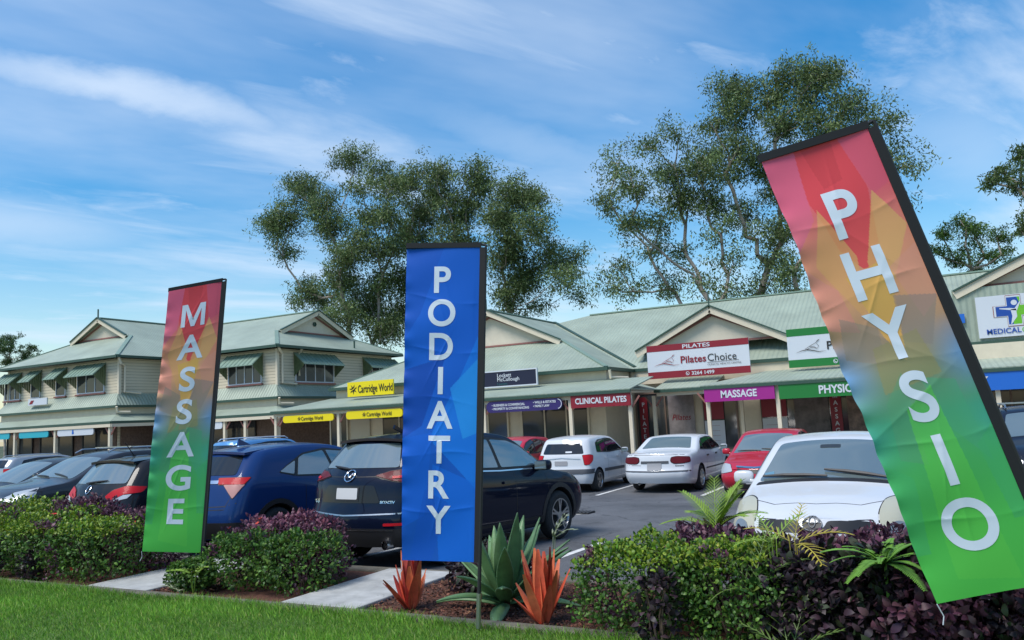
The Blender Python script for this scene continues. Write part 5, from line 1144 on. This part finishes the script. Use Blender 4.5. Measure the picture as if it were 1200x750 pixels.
    MB().tube([BL, BL+(BL-TL)/H*.07+xr*.01, BL+(BL-TL)/H*.11-xr*.01], .003, 5).build('tie_cord', SIGNW, root, off)
    # letters follow the cloth
    lv, lf = [], []
    for k, ch in enumerate(words):
        tv, tf = text2d(ch, .022, 0, 10); b = bmesh.new(); vs = [b.verts.new((p[0], p[1], 0)) for p in tv]
        for q in tf:
            try: b.faces.new([vs[i] for i in q])
            except ValueError: pass
        bmesh.ops.triangulate(b, faces=b.faces[:])
        for ax_ in (0, 1):
            for c_ in np.arange(-.6, .61, .06):
                c = [0, 0, 0]; n_ = [0, 0, 0]; c[ax_] = c_; n_[ax_] = 1
                bmesh.ops.bisect_plane(b, geom=b.verts[:]+b.edges[:]+b.faces[:], plane_co=c, plane_no=n_)
        b.verts.index_update(); o = len(lv); vc = v0+dv*k
        for p in b.verts: lv.append((u_c+p.co.x*lh*H/Wd*lw, vc-p.co.y*lh))
        lf += [[p.index+o for p in fc.verts] for fc in b.faces]; b.free()
    lv = np.array(lv); q = S(lv[:, 0], lv[:, 1], .0022)
    MB().add([tuple(p) for p in q], lf).build('lettering', LETTER, root, off, recalc=False, smooth=True)
    return root
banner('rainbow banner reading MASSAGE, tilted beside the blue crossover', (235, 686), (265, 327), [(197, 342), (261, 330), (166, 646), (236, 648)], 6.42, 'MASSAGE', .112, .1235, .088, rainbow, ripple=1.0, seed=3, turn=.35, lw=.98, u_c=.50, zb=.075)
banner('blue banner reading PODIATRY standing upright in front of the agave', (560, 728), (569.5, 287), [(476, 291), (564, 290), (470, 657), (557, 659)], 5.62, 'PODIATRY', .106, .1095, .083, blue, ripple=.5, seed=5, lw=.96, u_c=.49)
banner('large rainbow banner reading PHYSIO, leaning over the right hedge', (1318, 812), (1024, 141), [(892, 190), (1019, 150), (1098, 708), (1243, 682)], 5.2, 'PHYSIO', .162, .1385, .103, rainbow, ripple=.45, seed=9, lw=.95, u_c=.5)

# ------------------------------------------------------------------ foliage
LEAFM = attr_mat('leaf', .45, .30, .35); GUMLEAF = attr_mat('gum_leaf', .5, .30, .3); PETAL = attr_mat('petal', .5, .3)
BARK = mat('gum_bark', (.30, .26, .22), .85, var=.45, vscale=1.2, bump=.4, bscale=6); TWIG = mat('shrub_stem', (.10, .07, .05), .9)
def norm(a): return a/np.maximum(np.linalg.norm(a, axis=-1, keepdims=True), 1e-9)
def leaves(name, pos, d, nrm, ln, wd, tint, m, parent, off, fold=.25, shape='oval', bend=0.0):
    n = len(pos); d = norm(d); sd = norm(np.cross(d, nrm)); up = np.cross(sd, d)
    ln = np.broadcast_to(ln, n)[:, None]; wd = np.broadcast_to(wd, n)[:, None]
    if shape == 'oval':                                    # base, two pairs, tip
        P = [pos]
        for t, wv in ((.20, .34), (.50, .5), (.80, .32)):
            q = pos+d*ln*t-up*ln*bend*2*t*t; P += [q+sd*wd*wv+up*wd*fold*wv*2, q-sd*wd*wv+up*wd*fold*wv*2]
        v = np.stack(P+[pos+d*ln-up*ln*bend*2], 1).reshape(-1, 3); k = 8
        F = np.array([(0, 2, 1), (1, 2, 3), (3, 2, 4), (3, 4, 5), (5, 4, 6), (5, 6, 7)])
    else:
        v = np.stack([pos, pos+d*ln*.45+sd*wd*.5+up*wd*fold, pos+d*ln-up*ln*bend, pos+d*ln*.45-sd*wd*.5+up*wd*fold], 1).reshape(-1, 3); k = 4
        F = np.array([(0, 3, 1), (1, 3, 2)])
    f = (np.arange(n)[:, None, None]*k+F[None]).reshape(-1, 3)
    return raw(name, v-np.asarray(off), f, m, parent, False, np.repeat(tint, k, 0))
def pick(cols, w, n, clump=None, jit=.18):
    cols = np.array(cols); w = np.array(w, float); w /= w.sum()
    i = rng.choice(len(cols), n, p=w) if clump is None else clump
    return np.clip(cols[i]*(1+rng.normal(0, jit, (n, 1)))*(1+rng.normal(0, .06, (n, 3))), .002, .9)
def n3(p, s, o=0):
    return np.array([noise.noise(Vector(q)*s+Vector((o, o*.7, -o))) for q in p])
SH_GREEN = ([(.050, .12, .020), (.085, .175, .030), (.13, .23, .035), (.030, .075, .016)], [3, 3, 2, 2])
SH_LIME = ([(.16, .26, .02), (.24, .32, .03), (.09, .19, .02), (.05, .12, .015)], [3, 3, 2, 2])
SH_PURP = ([(.085, .034, .058), (.14, .055, .085), (.05, .022, .035), (.19, .09, .11)], [3, 3, 2, 1])
SH_DARK = ([(.030, .020, .028), (.046, .028, .036), (.066, .038, .05), (.030, .045, .02)], [3, 3, 2, 2])
def shrub(label, x, y, rx, ry, h, pal, n=5000, ls=.042, lw=.024, group='low shrubs of the clipped garden hedges', name='shrub', z0=.07, box=3.2, up=.35, rough=.24, tip=None, patch=None, low=0.0, flowers=0, seed=None):
    off = (x, y, z0); root = thing(name, label, 'shrub', off, group=group)
    th = rng.uniform(0, 2*math.pi, n); cz = rng.uniform(-.93+low, 1, n); cz = np.where(rng.random(n) < .25, rng.uniform(.55, 1, n), cz)
    dr = np.stack([np.sqrt(np.clip(1-cz*cz, 0, 1))*np.cos(th), np.sqrt(np.clip(1-cz*cz, 0, 1))*np.sin(th), cz], 1)
    # superellipsoid: boxy clipped form
    r = (np.abs(dr[:, 0])**box+np.abs(dr[:, 1])**box+np.abs(dr[:, 2])**box)**(-1/box)
    sh = dr*r[:, None]
    o = rng.uniform(0, 50); bump_ = n3(sh*np.array([rx, ry, h]), 3.2, o)*rough*1.4+n3(sh*np.array([rx, ry, h]), 8.0, o+9)*rough
    dep = 1+bump_-np.abs(rng.normal(0, .11, n))-rng.random(n)**3*.25
    p = sh*dep[:, None]*np.array([rx, ry, h*.5])+np.array([0, 0, h*.5]); p[:, 2] = np.maximum(p[:, 2], .015)
    out = norm(dr/np.array([rx, ry, h*.5])); d = norm(out*.8+rng.normal(0, .6, (n, 3))+np.array([0, 0, up])); nr = norm(out+rng.normal(0, .5, (n, 3))+np.array([0, 0, .6]))
    cl = n3(p, 5, o+3); cols, w_ = pal; k = len(cols)
    base = pick(cols, w_, n)
    if tip is not None:
        m_ = (p[:, 2] > h*(tip[1]+.12*cl)); base[m_] = pick(*tip[0], n)[m_]
    if patch is not None:
        pn = n3(p+np.array([x, y, 0]), 2.6, 31)
        m_ = pn > patch[1]; base[m_] = pick(*patch[0], n)[m_]
    s_ = rng.uniform(.6, 1.35, n)*(1+.25*cl)
    leaves('foliage', p+np.array(off), d, nr, ls*s_, lw*s_, base, LEAFM, root, off, bend=.08)
    st = MB()
    for k in range(9):
        a = rng.uniform(0, 6.28); q = np.array([math.cos(a)*rx*.6, math.sin(a)*ry*.6, h*.75]); b_ = np.array([q[0]*.25, q[1]*.25, -.02])
        st.tube([b_, (b_+q)/2+rng.normal(0, .04, 3), q], [.012, .009, .004], 5)
    st.build('stem', TWIG, root)
    if flowers:
        for i in rng.choice(np.where(dep > .95)[0], flowers):
            fp = np.repeat((p[i]+out[i]*.02)[None], 5, 0); an = np.arange(5)*1.2566; on = np.repeat(out[i][None], 5, 0)
            t1 = norm(np.cross(on, [0, 0, 1.0])); t2 = np.cross(on, t1); fd = t1*np.cos(an)[:, None]+t2*np.sin(an)[:, None]+on*.4
            leaves('flower', fp+np.array(off), fd, on, .03, .022, pick([(.62, .04, .03), (.70, .10, .05)], [1, 1], 5), PETAL, root, off)
    return root
GRP = 'low shrubs of the clipped garden hedges'
# left hedge, x -13 .. -8.8
for a in (('green clipped shrub with orange flowers beside the first path', -9.25, 6.45, .62, .58, 0.7, SH_GREEN, 5200, dict(patch=(SH_PURP, .42), flowers=4, tip=(SH_LIME, .78))),
          ('green clipped shrub with lime tips in the middle of the left hedge', -10.25, 6.42, .66, .58, 0.76, SH_GREEN, 5600, dict(patch=(SH_PURP, .42), flowers=3, tip=(SH_LIME, .72))),
          ('green and lime shrub at the left edge of the lawn hedge', -11.35, 6.45, .64, .6, 0.8, SH_GREEN, 5200, dict(patch=(SH_PURP, .42), tip=(SH_LIME, .55))),
          ('lime shrub behind the left hedge at the far left', -12.5, 6.5, .66, .6, 0.86, SH_LIME, 4200, {}),
          ('yellow-green shrub behind the left hedge in front of the grey crossover', -11.4, 7.0, .55, .4, 0.86, SH_LIME, 3600, {}),
          ('purple-leaved shrub in front of the black hatchback', -10.35, 7.02, .72, .38, 0.84, SH_PURP, 4200, dict(ls=.055)),
          ('purple-leaved shrub with green patches behind the MASSAGE banner', -9.15, 7.0, .55, .42, 0.72, SH_PURP, 3200, dict(ls=.055, tip=(SH_GREEN, 1.2))),
          ('small dark purple seedling low at the front of the left hedge', -10.0, 5.98, .13, .10, .34, SH_DARK, 420, dict(ls=.06, box=2)),
          ('dark purple sprig at the front left of the left hedge', -10.72, 5.96, .13, .10, .50, SH_DARK, 420, dict(ls=.06, box=2)),
          # middle clump, x -7.6 .. -5.9
          ('green bushy shrub beside the second path, right end of the middle clump', -6.15, 6.62, .46, .55, 0.56, SH_GREEN, 4300, dict(patch=(SH_PURP, .42), box=2.4, rough=.2)),
          ('green bushy shrub in the middle clump below the blue crossover', -6.85, 6.52, .48, .55, 0.6, SH_GREEN, 4600, dict(patch=(SH_PURP, .42), box=2.4, rough=.2)),
          ('purple and pink-tipped shrub along the top of the middle clump', -6.75, 6.95, .78, .40, 0.68, SH_PURP, 5200, dict(ls=.05, box=2.6, flowers=3, tip=(([(.22, .08, .11), (.14, .05, .08)], [1, 1]), .9))),
          ('dark green shrub at the foot of the MASSAGE banner', -7.34, 6.16, .28, .2, .34, SH_GREEN, 2400, dict(patch=(SH_PURP, .42), box=2.2)),
          # right hedge, x -2.7 ..
          ('bright green small-leaved box shrub at the left end of the right hedge', -2.22, 6.12, .50, .46, 0.66, SH_GREEN, 6400, dict(patch=(SH_PURP, .42), ls=.034, lw=.022, tip=(SH_LIME, .80))),
          ('bright green box shrub next to the palm seedling in the right hedge', -1.45, 6.05, .46, .46, 0.68, SH_GREEN, 6000, dict(patch=(SH_PURP, .42), ls=.034, lw=.022, tip=(SH_LIME, .86))),
          ('purple shrub behind the box shrub, under the white hatchback bonnet at left', -1.65, 6.75, .62, .42, 0.66, SH_PURP, 4200, dict(ls=.06, lw=.028)),
          ('purple shrub in front of the white hatchback badge', -.75, 6.62, .52, .45, 0.68, SH_PURP, 4200, dict(ls=.06, lw=.028)),
          ('purple shrub in front of the white hatchback headlight at right', .15, 6.55, .55, .45, 0.7, SH_PURP, 4200, dict(ls=.06, lw=.028)),
          ('dark purple-black shrub left of the bright fern', -.95, 5.98, .36, .34, 0.62, SH_DARK, 3000, dict(patch=(SH_GREEN, .18), ls=.065, lw=.036)),
          ('dark purple-black broad-leaved shrub below the bright fern', -.32, 6.02, .42, .38, 0.66, SH_DARK, 3400, dict(patch=(SH_PURP, .15), ls=.07, lw=.04)),
          ('dark purple-black shrub behind the foot of the PHYSIO banner', .42, 6.0, .45, .42, 0.72, SH_DARK, 3400, dict(patch=(SH_PURP, .15), ls=.07, lw=.04)),
          ('green shrub at the far right end of the right hedge', 1.15, 5.95, .45, .45, .72, SH_GREEN, 3200, dict(patch=(SH_PURP, .42), ls=.05)),
          ('dark purple-black sprig in front of the bright green box shrub', -1.92, 5.66, .17, .09, .56, SH_DARK, 330, dict(ls=.065, lw=.034, box=2)),
          ('purple shrub at the far right beyond the PHYSIO banner', 1.25, 6.6, .6, .45, 0.72, SH_PURP, 3000, dict(ls=.06, lw=.028)),
          ('low dark green shrub behind the agave', -4.0, 6.95, .55, .30, .48, SH_DARK, 2400, dict(ls=.06, lw=.03, box=2.2))):
    shrub(*a[:8], **a[8])

# strap-leaved plants
def strap(m, base, az, el, ln, wd, droop, fold=.18, n=9, tipw=.02, tw=0.0):
    """one strap leaf as a folded ribbon"""
    d = np.array([math.cos(az)*math.cos(el), math.sin(az)*math.cos(el), math.sin(el)]); p = np.array(base, float); sd = np.array([-math.sin(az), math.cos(az), 0.0])
    rows = []
    for i in range(n+1):
        t = i/n; wv = wd*(min(1, .55+1.6*t) if t < .3 else 1)*(1-max(0, (t-.45)/.55)**1.6*(1-tipw)); u = np.cross(sd, d)
        s2 = sd*math.cos(tw*t)+u*math.sin(tw*t)
        rows.append((p-s2*wv/2+u*wv*fold, p.copy(), p+s2*wv/2+u*wv*fold))
        p = p+d*ln/n; d = d+np.array([0, 0, -droop/n]); d /= np.linalg.norm(d)
    o = len(m.v)
    for r in rows: m.v += [tuple(q) for q in r]
    for i in range(n):
        a = o+3*i; m.f += [[a, a+1, a+4, a+3], [a+1, a+2, a+5, a+4]]; m.m += [m.cur]*2
AGAVE = mat('agave_leaf', (.13, .24, .10), .45, var=.28, vscale=5); AGED = mat('agave_edge', (.20, .26, .12), .5)
ag = thing('agave', 'large grey-green agave rosette right of the blue banner pole', 'plant', (-3.60, 6.42, .07))
for k in range(26):
    el = math.radians(np.interp(k, [0, 8, 18, 25], [82, 62, 34, 12])+rng.normal(0, 5)); az = k*2.399+rng.normal(0, .15); m_ = MB()
    ln = np.interp(k, [0, 5, 14, 25], [.56, .74, .78, .66])*rng.uniform(.92, 1.08)
    strap(m_, (math.cos(az)*.05, math.sin(az)*.05, .05+.01*(26-k)*.4), az, el, ln, .145, .25+.65*(k/25), .20, 12, .03)
    o = m_.build('leaf', AGAVE, ag, smooth=True, recalc=False); so_ = o.modifiers.new('t', 'SOLIDIFY'); so_.thickness = .012; so_.offset = 0
def bromeliad(label, x, y, h, n, colr):
    b = thing('bromeliad', label, 'plant', (x, y, .07), group='red bromeliads beside the agave')
    for k in range(n):
        el = math.radians(np.interp(k, [0, n*.5, n-1], [87, 79, 58])+rng.normal(0, 5)); az = k*2.399+rng.normal(0, .2); m_ = MB()
        strap(m_, (math.cos(az)*.02, math.sin(az)*.02, .01), az, el, h*np.interp(k, [0, n*.5, n-1], [1.0, .9, .62])*rng.uniform(.85, 1.1), .09, .15+.35*k/n, .22, 9, .24)
        m_.build('leaf', colr[k % len(colr)], b, smooth=True, recalc=False)
BR = [mat('bromeliad_red', (.60, .10, .05), .45, var=.3, vscale=8), mat('bromeliad_orange', (.68, .17, .075), .45, var=.3, vscale=8), mat('bromeliad_wine', (.40, .06, .05), .45, var=.3, vscale=8)]
bromeliad('orange-red bromeliad at the lower left corner of the blue banner', -4.42, 6.12, .54, 21, BR)
bromeliad('orange-red bromeliad between the agave and the right hedge', -3.02, 6.0, .64, 21, BR[:2])
PALM = mat('palm_leaf', (.17, .27, .03), .5, var=.25, vscale=6); PALMD = mat('palm_leaf_dark', (.09, .15, .03), .5, var=.3, vscale=6); PALMY = mat('palm_leaf_yellow', (.36, .30, .04), .5, var=.25, vscale=6)
def palm(label, x, y, z, fronds, m, name='palm_seedling', group='palm seedlings and ferns in the right hedge', wd=.012, dens=16, zb=.07, lf=.36):
    """fronds: (azimuth, elevation, length, droop)"""
    r = thing(name, label, 'plant', (x, y, zb), group=group)
    for az, el, ln, dr in fronds:
        f = MB(); p = np.array([0, 0, z-zb]); d = np.array([math.cos(az)*math.cos(el), math.sin(az)*math.cos(el), math.sin(el)]); sd = np.array([-math.sin(az), math.cos(az), 0]); pts = [np.array([0, 0, 0.0]), p.copy()]; n = dens
        for i in range(n):
            p = p+d*ln/n; d = d+np.array([0, 0, -dr/n]); d /= np.linalg.norm(d); pts.append(p.copy()); t = (i+1)/n
            L_ = ln*lf*(1-.65*abs(t-.4)/.6)
            for s_ in (-1, 1):
                dd = norm(d*.75+sd*s_*.8+np.array([0, 0, .25])); strap(f, p, math.atan2(dd[1], dd[0]), math.asin(dd[2]), L_*rng.uniform(.85, 1.1), wd, .5, .2, 4, .1)
        f.tube(pts[::2]+[pts[-1]], .004, 5); f.build('frond', m, r, recalc=False)
palm('bright yellow-green palm fronds rising behind the right hedge, below the car park lane', -1.80, 6.95, .72, [(1.2, 1.0, .50, .8), (.2, .75, .45, 1.0), (2.3, .7, .5, 1.1), (3.0, .5, .5, .9), (-.6, .8, .4, 1.0), (1.7, 1.3, .45, .5), (.7, 1.15, .48, .7), (2.7, 1.0, .46, .8), (-.1, 1.1, .4, .7)], PALM, wd=.019)
palm('thin palm seedling with long stalks in front of the purple shrub', -1.25, 5.72, .50, [(2.6, .9, .45, 1.1), (1.2, 1.2, .45, .7), (.3, .9, .42, 1.0), (3.3, .35, .34, 1.4)], PALMD, dens=9)
palm('yellowing palm seedling in front of the white hatchback headlight', -1.0, 5.95, .78, [(.4, .55, .40, .9), (2.7, .6, .40, .9), (1.4, 1.0, .34, .6), (-.9, .3, .36, 1.2)], PALMY, dens=9)
palm('small yellow-green palm seedling at the top of the box shrub', -1.12, 5.85, .80, [(2.2, .9, .30, .8), (.8, .9, .32, .8), (3.4, .4, .30, 1.1)], PALM, dens=8)
palm('grassy palm seedling low in front of the dark shrub', -1.02, 5.56, .12, [(2.0, 1.1, .46, .5), (1.0, 1.15, .44, .5), (3.0, .8, .36, .7), (.1, .8, .38, .7)], PALMD, dens=7)
palm('bright green fern spreading over the dark purple shrubs', -.42, 5.80, .70, [(a, .25+.2*(i % 4), .30+.05*(i % 3), 1.0) for i, a in enumerate(np.linspace(-3.6, 2.4, 19))]+[(1.6, .6, .3, .6)], mat('fern_leaf', (.12, .26, .03), .5, var=.25, vscale=7), name='fern', wd=.013, dens=30, lf=.17)
palm('small dark fern at the bottom right beside the PHYSIO banner', .60, 5.55, .40, [(-2.2, .4, .34, .9), (-1.0, .4, .32, 1.0), (-2.9, .5, .30, .8)], PALMD, name='fern', wd=.024, dens=11)
palm('bright broad-leaved seedling at the foot of the MASSAGE banner', -7.1, 5.98, .28, [(-1.2, .7, .28, .8), (-2.4, .6, .26, .8), (-.2, .7, .28, .8), (1.2, .9, .24, .6)], PALM, wd=.035, dens=5)
palm('pale grassy plant hanging over the second path kerb', -7.25, 5.95, .10, [(-2.6, .7, .22, .8), (-1.7, .9, .22, .8), (-.8, .6, .2, .8)], mat('pale_leaf', (.30, .33, .20), .6), wd=.012, dens=4)
palm('pale striped plant between the agave and the navy SUV wheel', -3.22, 6.62, .62, [(1.0, 1.1, .3, .9), (-.3, .8, .34, 1.0), (.2, 1.2, .28, .6)], mat('pale_leaf', ()), wd=.02, dens=4)

# bark chips of the bed and grass of the lawn: nobody could count them
def chips():
    n = 9000; p = np.stack([rng.uniform(-5, -2.4, n), rng.uniform(5.88, 7.5, n), np.full(n, .08)+rng.uniform(0, .02, n)], 1)
    n2 = 2500; q = np.stack([rng.uniform(-7.8, -7.0, n2), rng.uniform(5.88, 6.4, n2), np.full(n2, .08)+rng.uniform(0, .02, n2)], 1); p = np.concatenate([p, q]); n = len(p)
    d = norm(np.stack([rng.normal(0, 1, n), rng.normal(0, 1, n), rng.normal(0, .25, n)], 1)); up = norm(np.stack([rng.normal(0, .4, n), rng.normal(0, .4, n), np.ones(n)], 1))
    o = leaves('bark_chips', p, d, up, rng.uniform(.02, .055, n), rng.uniform(.008, .02, n), pick([(.16, .06, .035), (.09, .04, .028), (.22, .11, .06), (.05, .028, .02)], [3, 3, 1, 2], n), attr_mat('bark_chip', .8, 0), None, (0, 0, 0), shape='tri')
    o['kind'] = 'stuff'
chips()
def grass():
    n = 180000; X = -11+rng.random(n)*12.6; Y = 5.745-3.2*rng.random(n)**1.15
    # only the strip of lawn the picture can see, thinning out behind
    keep = (X < 1.6); X, Y = X[keep], Y[keep]; n = len(X)
    p = np.stack([X, Y, np.full(n, .085)], 1); cl = n3(p[::40], 1.6, 2).repeat(40)[:n] if n % 40 == 0 else np.resize(n3(p[::40], 1.6, 2).repeat(40), n)
    big = np.sin(X*2.1+1.3*np.sin(Y*3))*np.cos(Y*2.7+X*.8)
    az = rng.uniform(0, 6.28, n); lean = rng.uniform(.15, .8, n); d = np.stack([np.cos(az)*lean, np.sin(az)*lean, np.ones(n)], 1)
    ln = rng.uniform(.03, .078, n)*(1+.3*big)*np.where(Y > 5.62, 1.45, 1); w_ = rng.uniform(.004, .007, n)
    t = pick([(.17, .36, .035), (.22, .42, .045), (.11, .27, .025), (.34, .42, .12)], [4, 3, 3, 1], n)*(1+.20*big+.45*cl)[:, None]*np.where(cl[:, None] > .22, np.array([1.15, .98, 1.1]), 1)
    o = leaves('grass', p, d, np.stack([np.cos(az+1.57), np.sin(az+1.57), np.full(n, .3)], 1), ln, w_, t, attr_mat('grass_blade', .5, .35), None, (0, 0, 0), shape='tri', bend=.25)
    o['kind'] = 'stuff'
grass()

# ------------------------------------------------------------------ trees
def tree(label, Y, base_px, blobs, pal, name='gum_tree', trunk_r=.35, leafn=140, lsz=.26, zb=-.3, seed=1, spread=1.0, group='tall gum trees behind the shops', fork=.25, dense=10.0, cs=1.32):
    r_ = np.random.default_rng(seed); base = on_y(*base_px, Y); base[2] = zb
    off = base.copy(); root = thing(name, label, 'tree', off, group=group)
    att, size = [], []
    for bx_, by_, br_ in blobs:
        yy = Y+r_.normal(0, 1.2)*spread; c = on_y(bx_, by_, yy); dep = np.dot(RC[2], c-CAMP); R = .81*br_/FPX*dep
        k = max(4, int(1.4*dense*R*R)); q = r_.normal(0, 1, (k, 3)); q = q/np.linalg.norm(q, axis=1, keepdims=True)*(r_.random((k, 1))**.45)
        att.append(c+q*np.array([R, R*1.15, R*.9])); size += [R]*k
    att = np.concatenate(att)-off
    nodes = [np.zeros(3)]; par = [-1]
    top = att.mean(0); th = max(1.5, att[:, 2].min()*.75)
    n0 = 8; lean = top[:2]/max(top[2], 1)*.6
    for i in range(1, n0+1):
        z = th*i/n0; nodes.append(np.array([lean[0]*z+r_.normal(0, .05), lean[1]*z+r_.normal(0, .05), z])); par.append(len(nodes)-2)
    plen = [float(np.linalg.norm(q)) for q in nodes]
    order = np.argsort(np.linalg.norm(att-nodes[-1], axis=1)+att[:, 2]*.3); leaf_at = []
    for i in order:
        a = att[i]; Nn = np.array(nodes); v = a-Nn; dist = np.linalg.norm(v, axis=1)
        ph = np.array(plen); cost = dist+.55*ph+np.where(Nn[:, 2] > a[2]+.4, 2.5+2*(Nn[:, 2]-a[2]), 0)
        cost[:max(1, n0-4)] += 3
        j = int(np.argmin(cost)); L_ = dist[j]; st = max(1, int(L_/.9)); p0 = Nn[j]; prev = j
        for s_ in range(1, st+1):
            t = s_/st; p = p0+(a-p0)*t; p = p+np.array([0, 0, -.10*L_*math.sin(t*3.14)*.6])+r_.normal(0, .07, 3)*(t < 1)
            plen.append(plen[prev]+float(np.linalg.norm(p-nodes[prev]))); nodes.append(p); par.append(prev); prev = len(nodes)-1
        leaf_at.append(prev)
    Nn = np.array(nodes); par = np.array(par); wgt = np.zeros(len(Nn)); wgt[leaf_at] = 1
    for i in range(len(Nn)-1, 0, -1): wgt[par[i]] += wgt[i]
    rad = .62*trunk_r*(np.maximum(wgt, 1)/wgt[0])**.54; rad[0] *= 1.15; rad = np.maximum(rad, .016)
    mb = MB()
    for i in range(1, len(Nn)):
        j = par[i]; rj = min(rad[j], rad[i]*1.7) if j > n0 else rad[j]; mb.tube([Nn[j], Nn[i]], [rj, rad[i]], 7 if rad[i] > .08 else 5, False)
    mb.build('trunk', BARK, root, recalc=False, smooth=True)
    T = Nn[leaf_at]; k = len(T); m_ = leafn
    sub = r_.normal(0, .40*cs, (k, 4, 3)); c = (T[:, None]+sub*np.array([1, 1, .8])).reshape(-1, 3); mm = m_//4
    p = np.repeat(c, mm, 0)+r_.normal(0, .25*cs, (len(c)*mm, 3))*np.array([1, 1, .75]); n = len(p)
    d = np.stack([r_.normal(0, .55, n), r_.normal(0, .55, n), -.55+r_.normal(0, .4, n)], 1); nr = r_.normal(0, 1, (n, 3))
    ct = np.repeat(r_.normal(1, .22, len(c)), mm)
    cols = np.array(pal); col_ = cols[r_.integers(0, len(cols), n)]*np.clip(ct*r_.normal(1, .16, n), .45, 1.8)[:, None]
    leaves('crown', p+off, d, nr, lsz*r_.uniform(.45, 1.45, n), lsz*.34*r_.uniform(.7, 1.2, n), col_, GUMLEAF, root, off, shape='tri', bend=.1)
GUM = [(.105, .16, .055), (.14, .20, .07), (.185, .24, .09), (.078, .125, .045)]
tree('spreading gum tree with open branches left of the blue banner top', 50, (418, 470), [(335, 255, 24), (318, 268, 16), (353, 220, 24), (412, 188, 20), (437, 200, 14), (381, 240, 22), (388, 268, 22), (330, 292, 14), (405, 298, 24), (363, 342, 18), (398, 328, 24), (430, 356, 28), (402, 368, 22), (450, 385, 26), (447, 330, 22), (380, 355, 16), (350, 352, 9), (430, 250, 18), (420, 222, 14), (455, 222, 18), (452, 255, 20), (460, 292, 20), (438, 295, 18), (425, 275, 16)], GUM, seed=4, trunk_r=.42)
tree('wide rounded gum tree behind the top of the blue banner', 54, (555, 470), [(472, 214, 24), (514, 208, 26), (563, 212, 26), (598, 224, 25), (622, 236, 20), (500, 245, 28), (542, 244, 28), (587, 252, 28), (626, 266, 22), (486, 275, 24), (535, 280, 28), (598, 284, 24), (643, 288, 16), (671, 302, 15), (661, 326, 18), (619, 323, 22), (598, 338, 22), (626, 358, 12), (675, 345, 11), (590, 305, 24), (520, 325, 32), (482, 325, 26), (470, 365, 20), (646, 310, 18), (600, 362, 14), (500, 375, 22)], GUM, seed=8, trunk_r=.48)
tree('airy pale-trunked gum tree left of the leaning banner, with gaps of sky', 52, (836, 460), [(720, 192, 15), (711, 235, 16), (760, 173, 15), (788, 155, 14), (783, 202, 21), (747, 222, 18), (801, 233, 22), (742, 260, 18), (774, 255, 18), (724, 312, 13), (715, 335, 9), (742, 339, 11), (770, 330, 13), (797, 294, 14), (851, 307, 14), (820, 190, 22), (829, 238, 22), (762, 290, 14), (815, 330, 12), (855, 335, 14), (790, 342, 12), (840, 270, 14), (735, 205, 12)], GUM, seed=13, trunk_r=.40, dense=9.5)
tree('tallest dense gum tree rising behind the PHYSIO banner', 55, (897, 460), [(840, 150, 18), (985, 165, 22), (1035, 190, 14), (830, 180, 16), (851, 107, 19), (874, 95, 17), (924, 86, 20), (951, 82, 20), (969, 92, 20), (942, 114, 24), (897, 122, 22), (860, 130, 22), (987, 119, 20), (1015, 132, 17), (1042, 142, 14), (1051, 172, 13), (1064, 198, 11), (919, 151, 24), (960, 142, 24), (865, 173, 22), (897, 192, 22), (851, 205, 20), (919, 223, 22), (924, 268, 22), (924, 318, 20), (870, 246, 18), (1055, 236, 11), (1000, 170, 24), (1020, 210, 20), (980, 220, 24), (900, 300, 18), (890, 340, 16), (940, 345, 18), (880, 275, 14)], GUM, seed=21, trunk_r=.46)
tree('small bright rounded tree between the PHYSIO banner and the right gable', 62, (1138, 460), [(1130, 263, 12), (1111, 272, 10), (1146, 272, 11), (1102, 293, 9), (1172, 280, 10), (1158, 301, 10), (1122, 304, 10), (1136, 290, 8), (1178, 299, 8), (1140, 315, 9)], [(.07, .14, .025), (.09, .17, .03), (.055, .11, .02)], name='tree', seed=5, trunk_r=.28, lsz=.22, dense=18, cs=.75, group='smaller trees beyond the shops')
tree('large tree cut by the right edge, high above the medical centre gable', 40, (1235, 470), [(1194, 182, 13), (1180, 203, 8), (1164, 212, 5), (1197, 222, 10), (1198, 264, 9), (1214, 195, 18), (1224, 240, 18), (1230, 165, 14), (1250, 210, 22), (1207, 252, 10), (1240, 270, 16), (1250, 150, 12)], [(.08, .125, .038), (.10, .15, .045), (.06, .10, .03)], name='tree', seed=6, trunk_r=.30, lsz=.19, dense=22, cs=.55, group='smaller trees beyond the shops')
tree('low bushy tree beyond the two-storey building at the far left', 60, (8, 470), [(14, 396, 10), (5, 407, 12), (29, 412, 10), (11, 421, 10), (38, 408, 7), (-10, 400, 14), (-20, 420, 14), (25, 425, 9), (45, 418, 5)], [(.055, .11, .03), (.08, .14, .035), (.04, .08, .022)], name='tree', seed=7, trunk_r=.25, lsz=.22, dense=10, cs=.6, group='smaller trees beyond the shops')
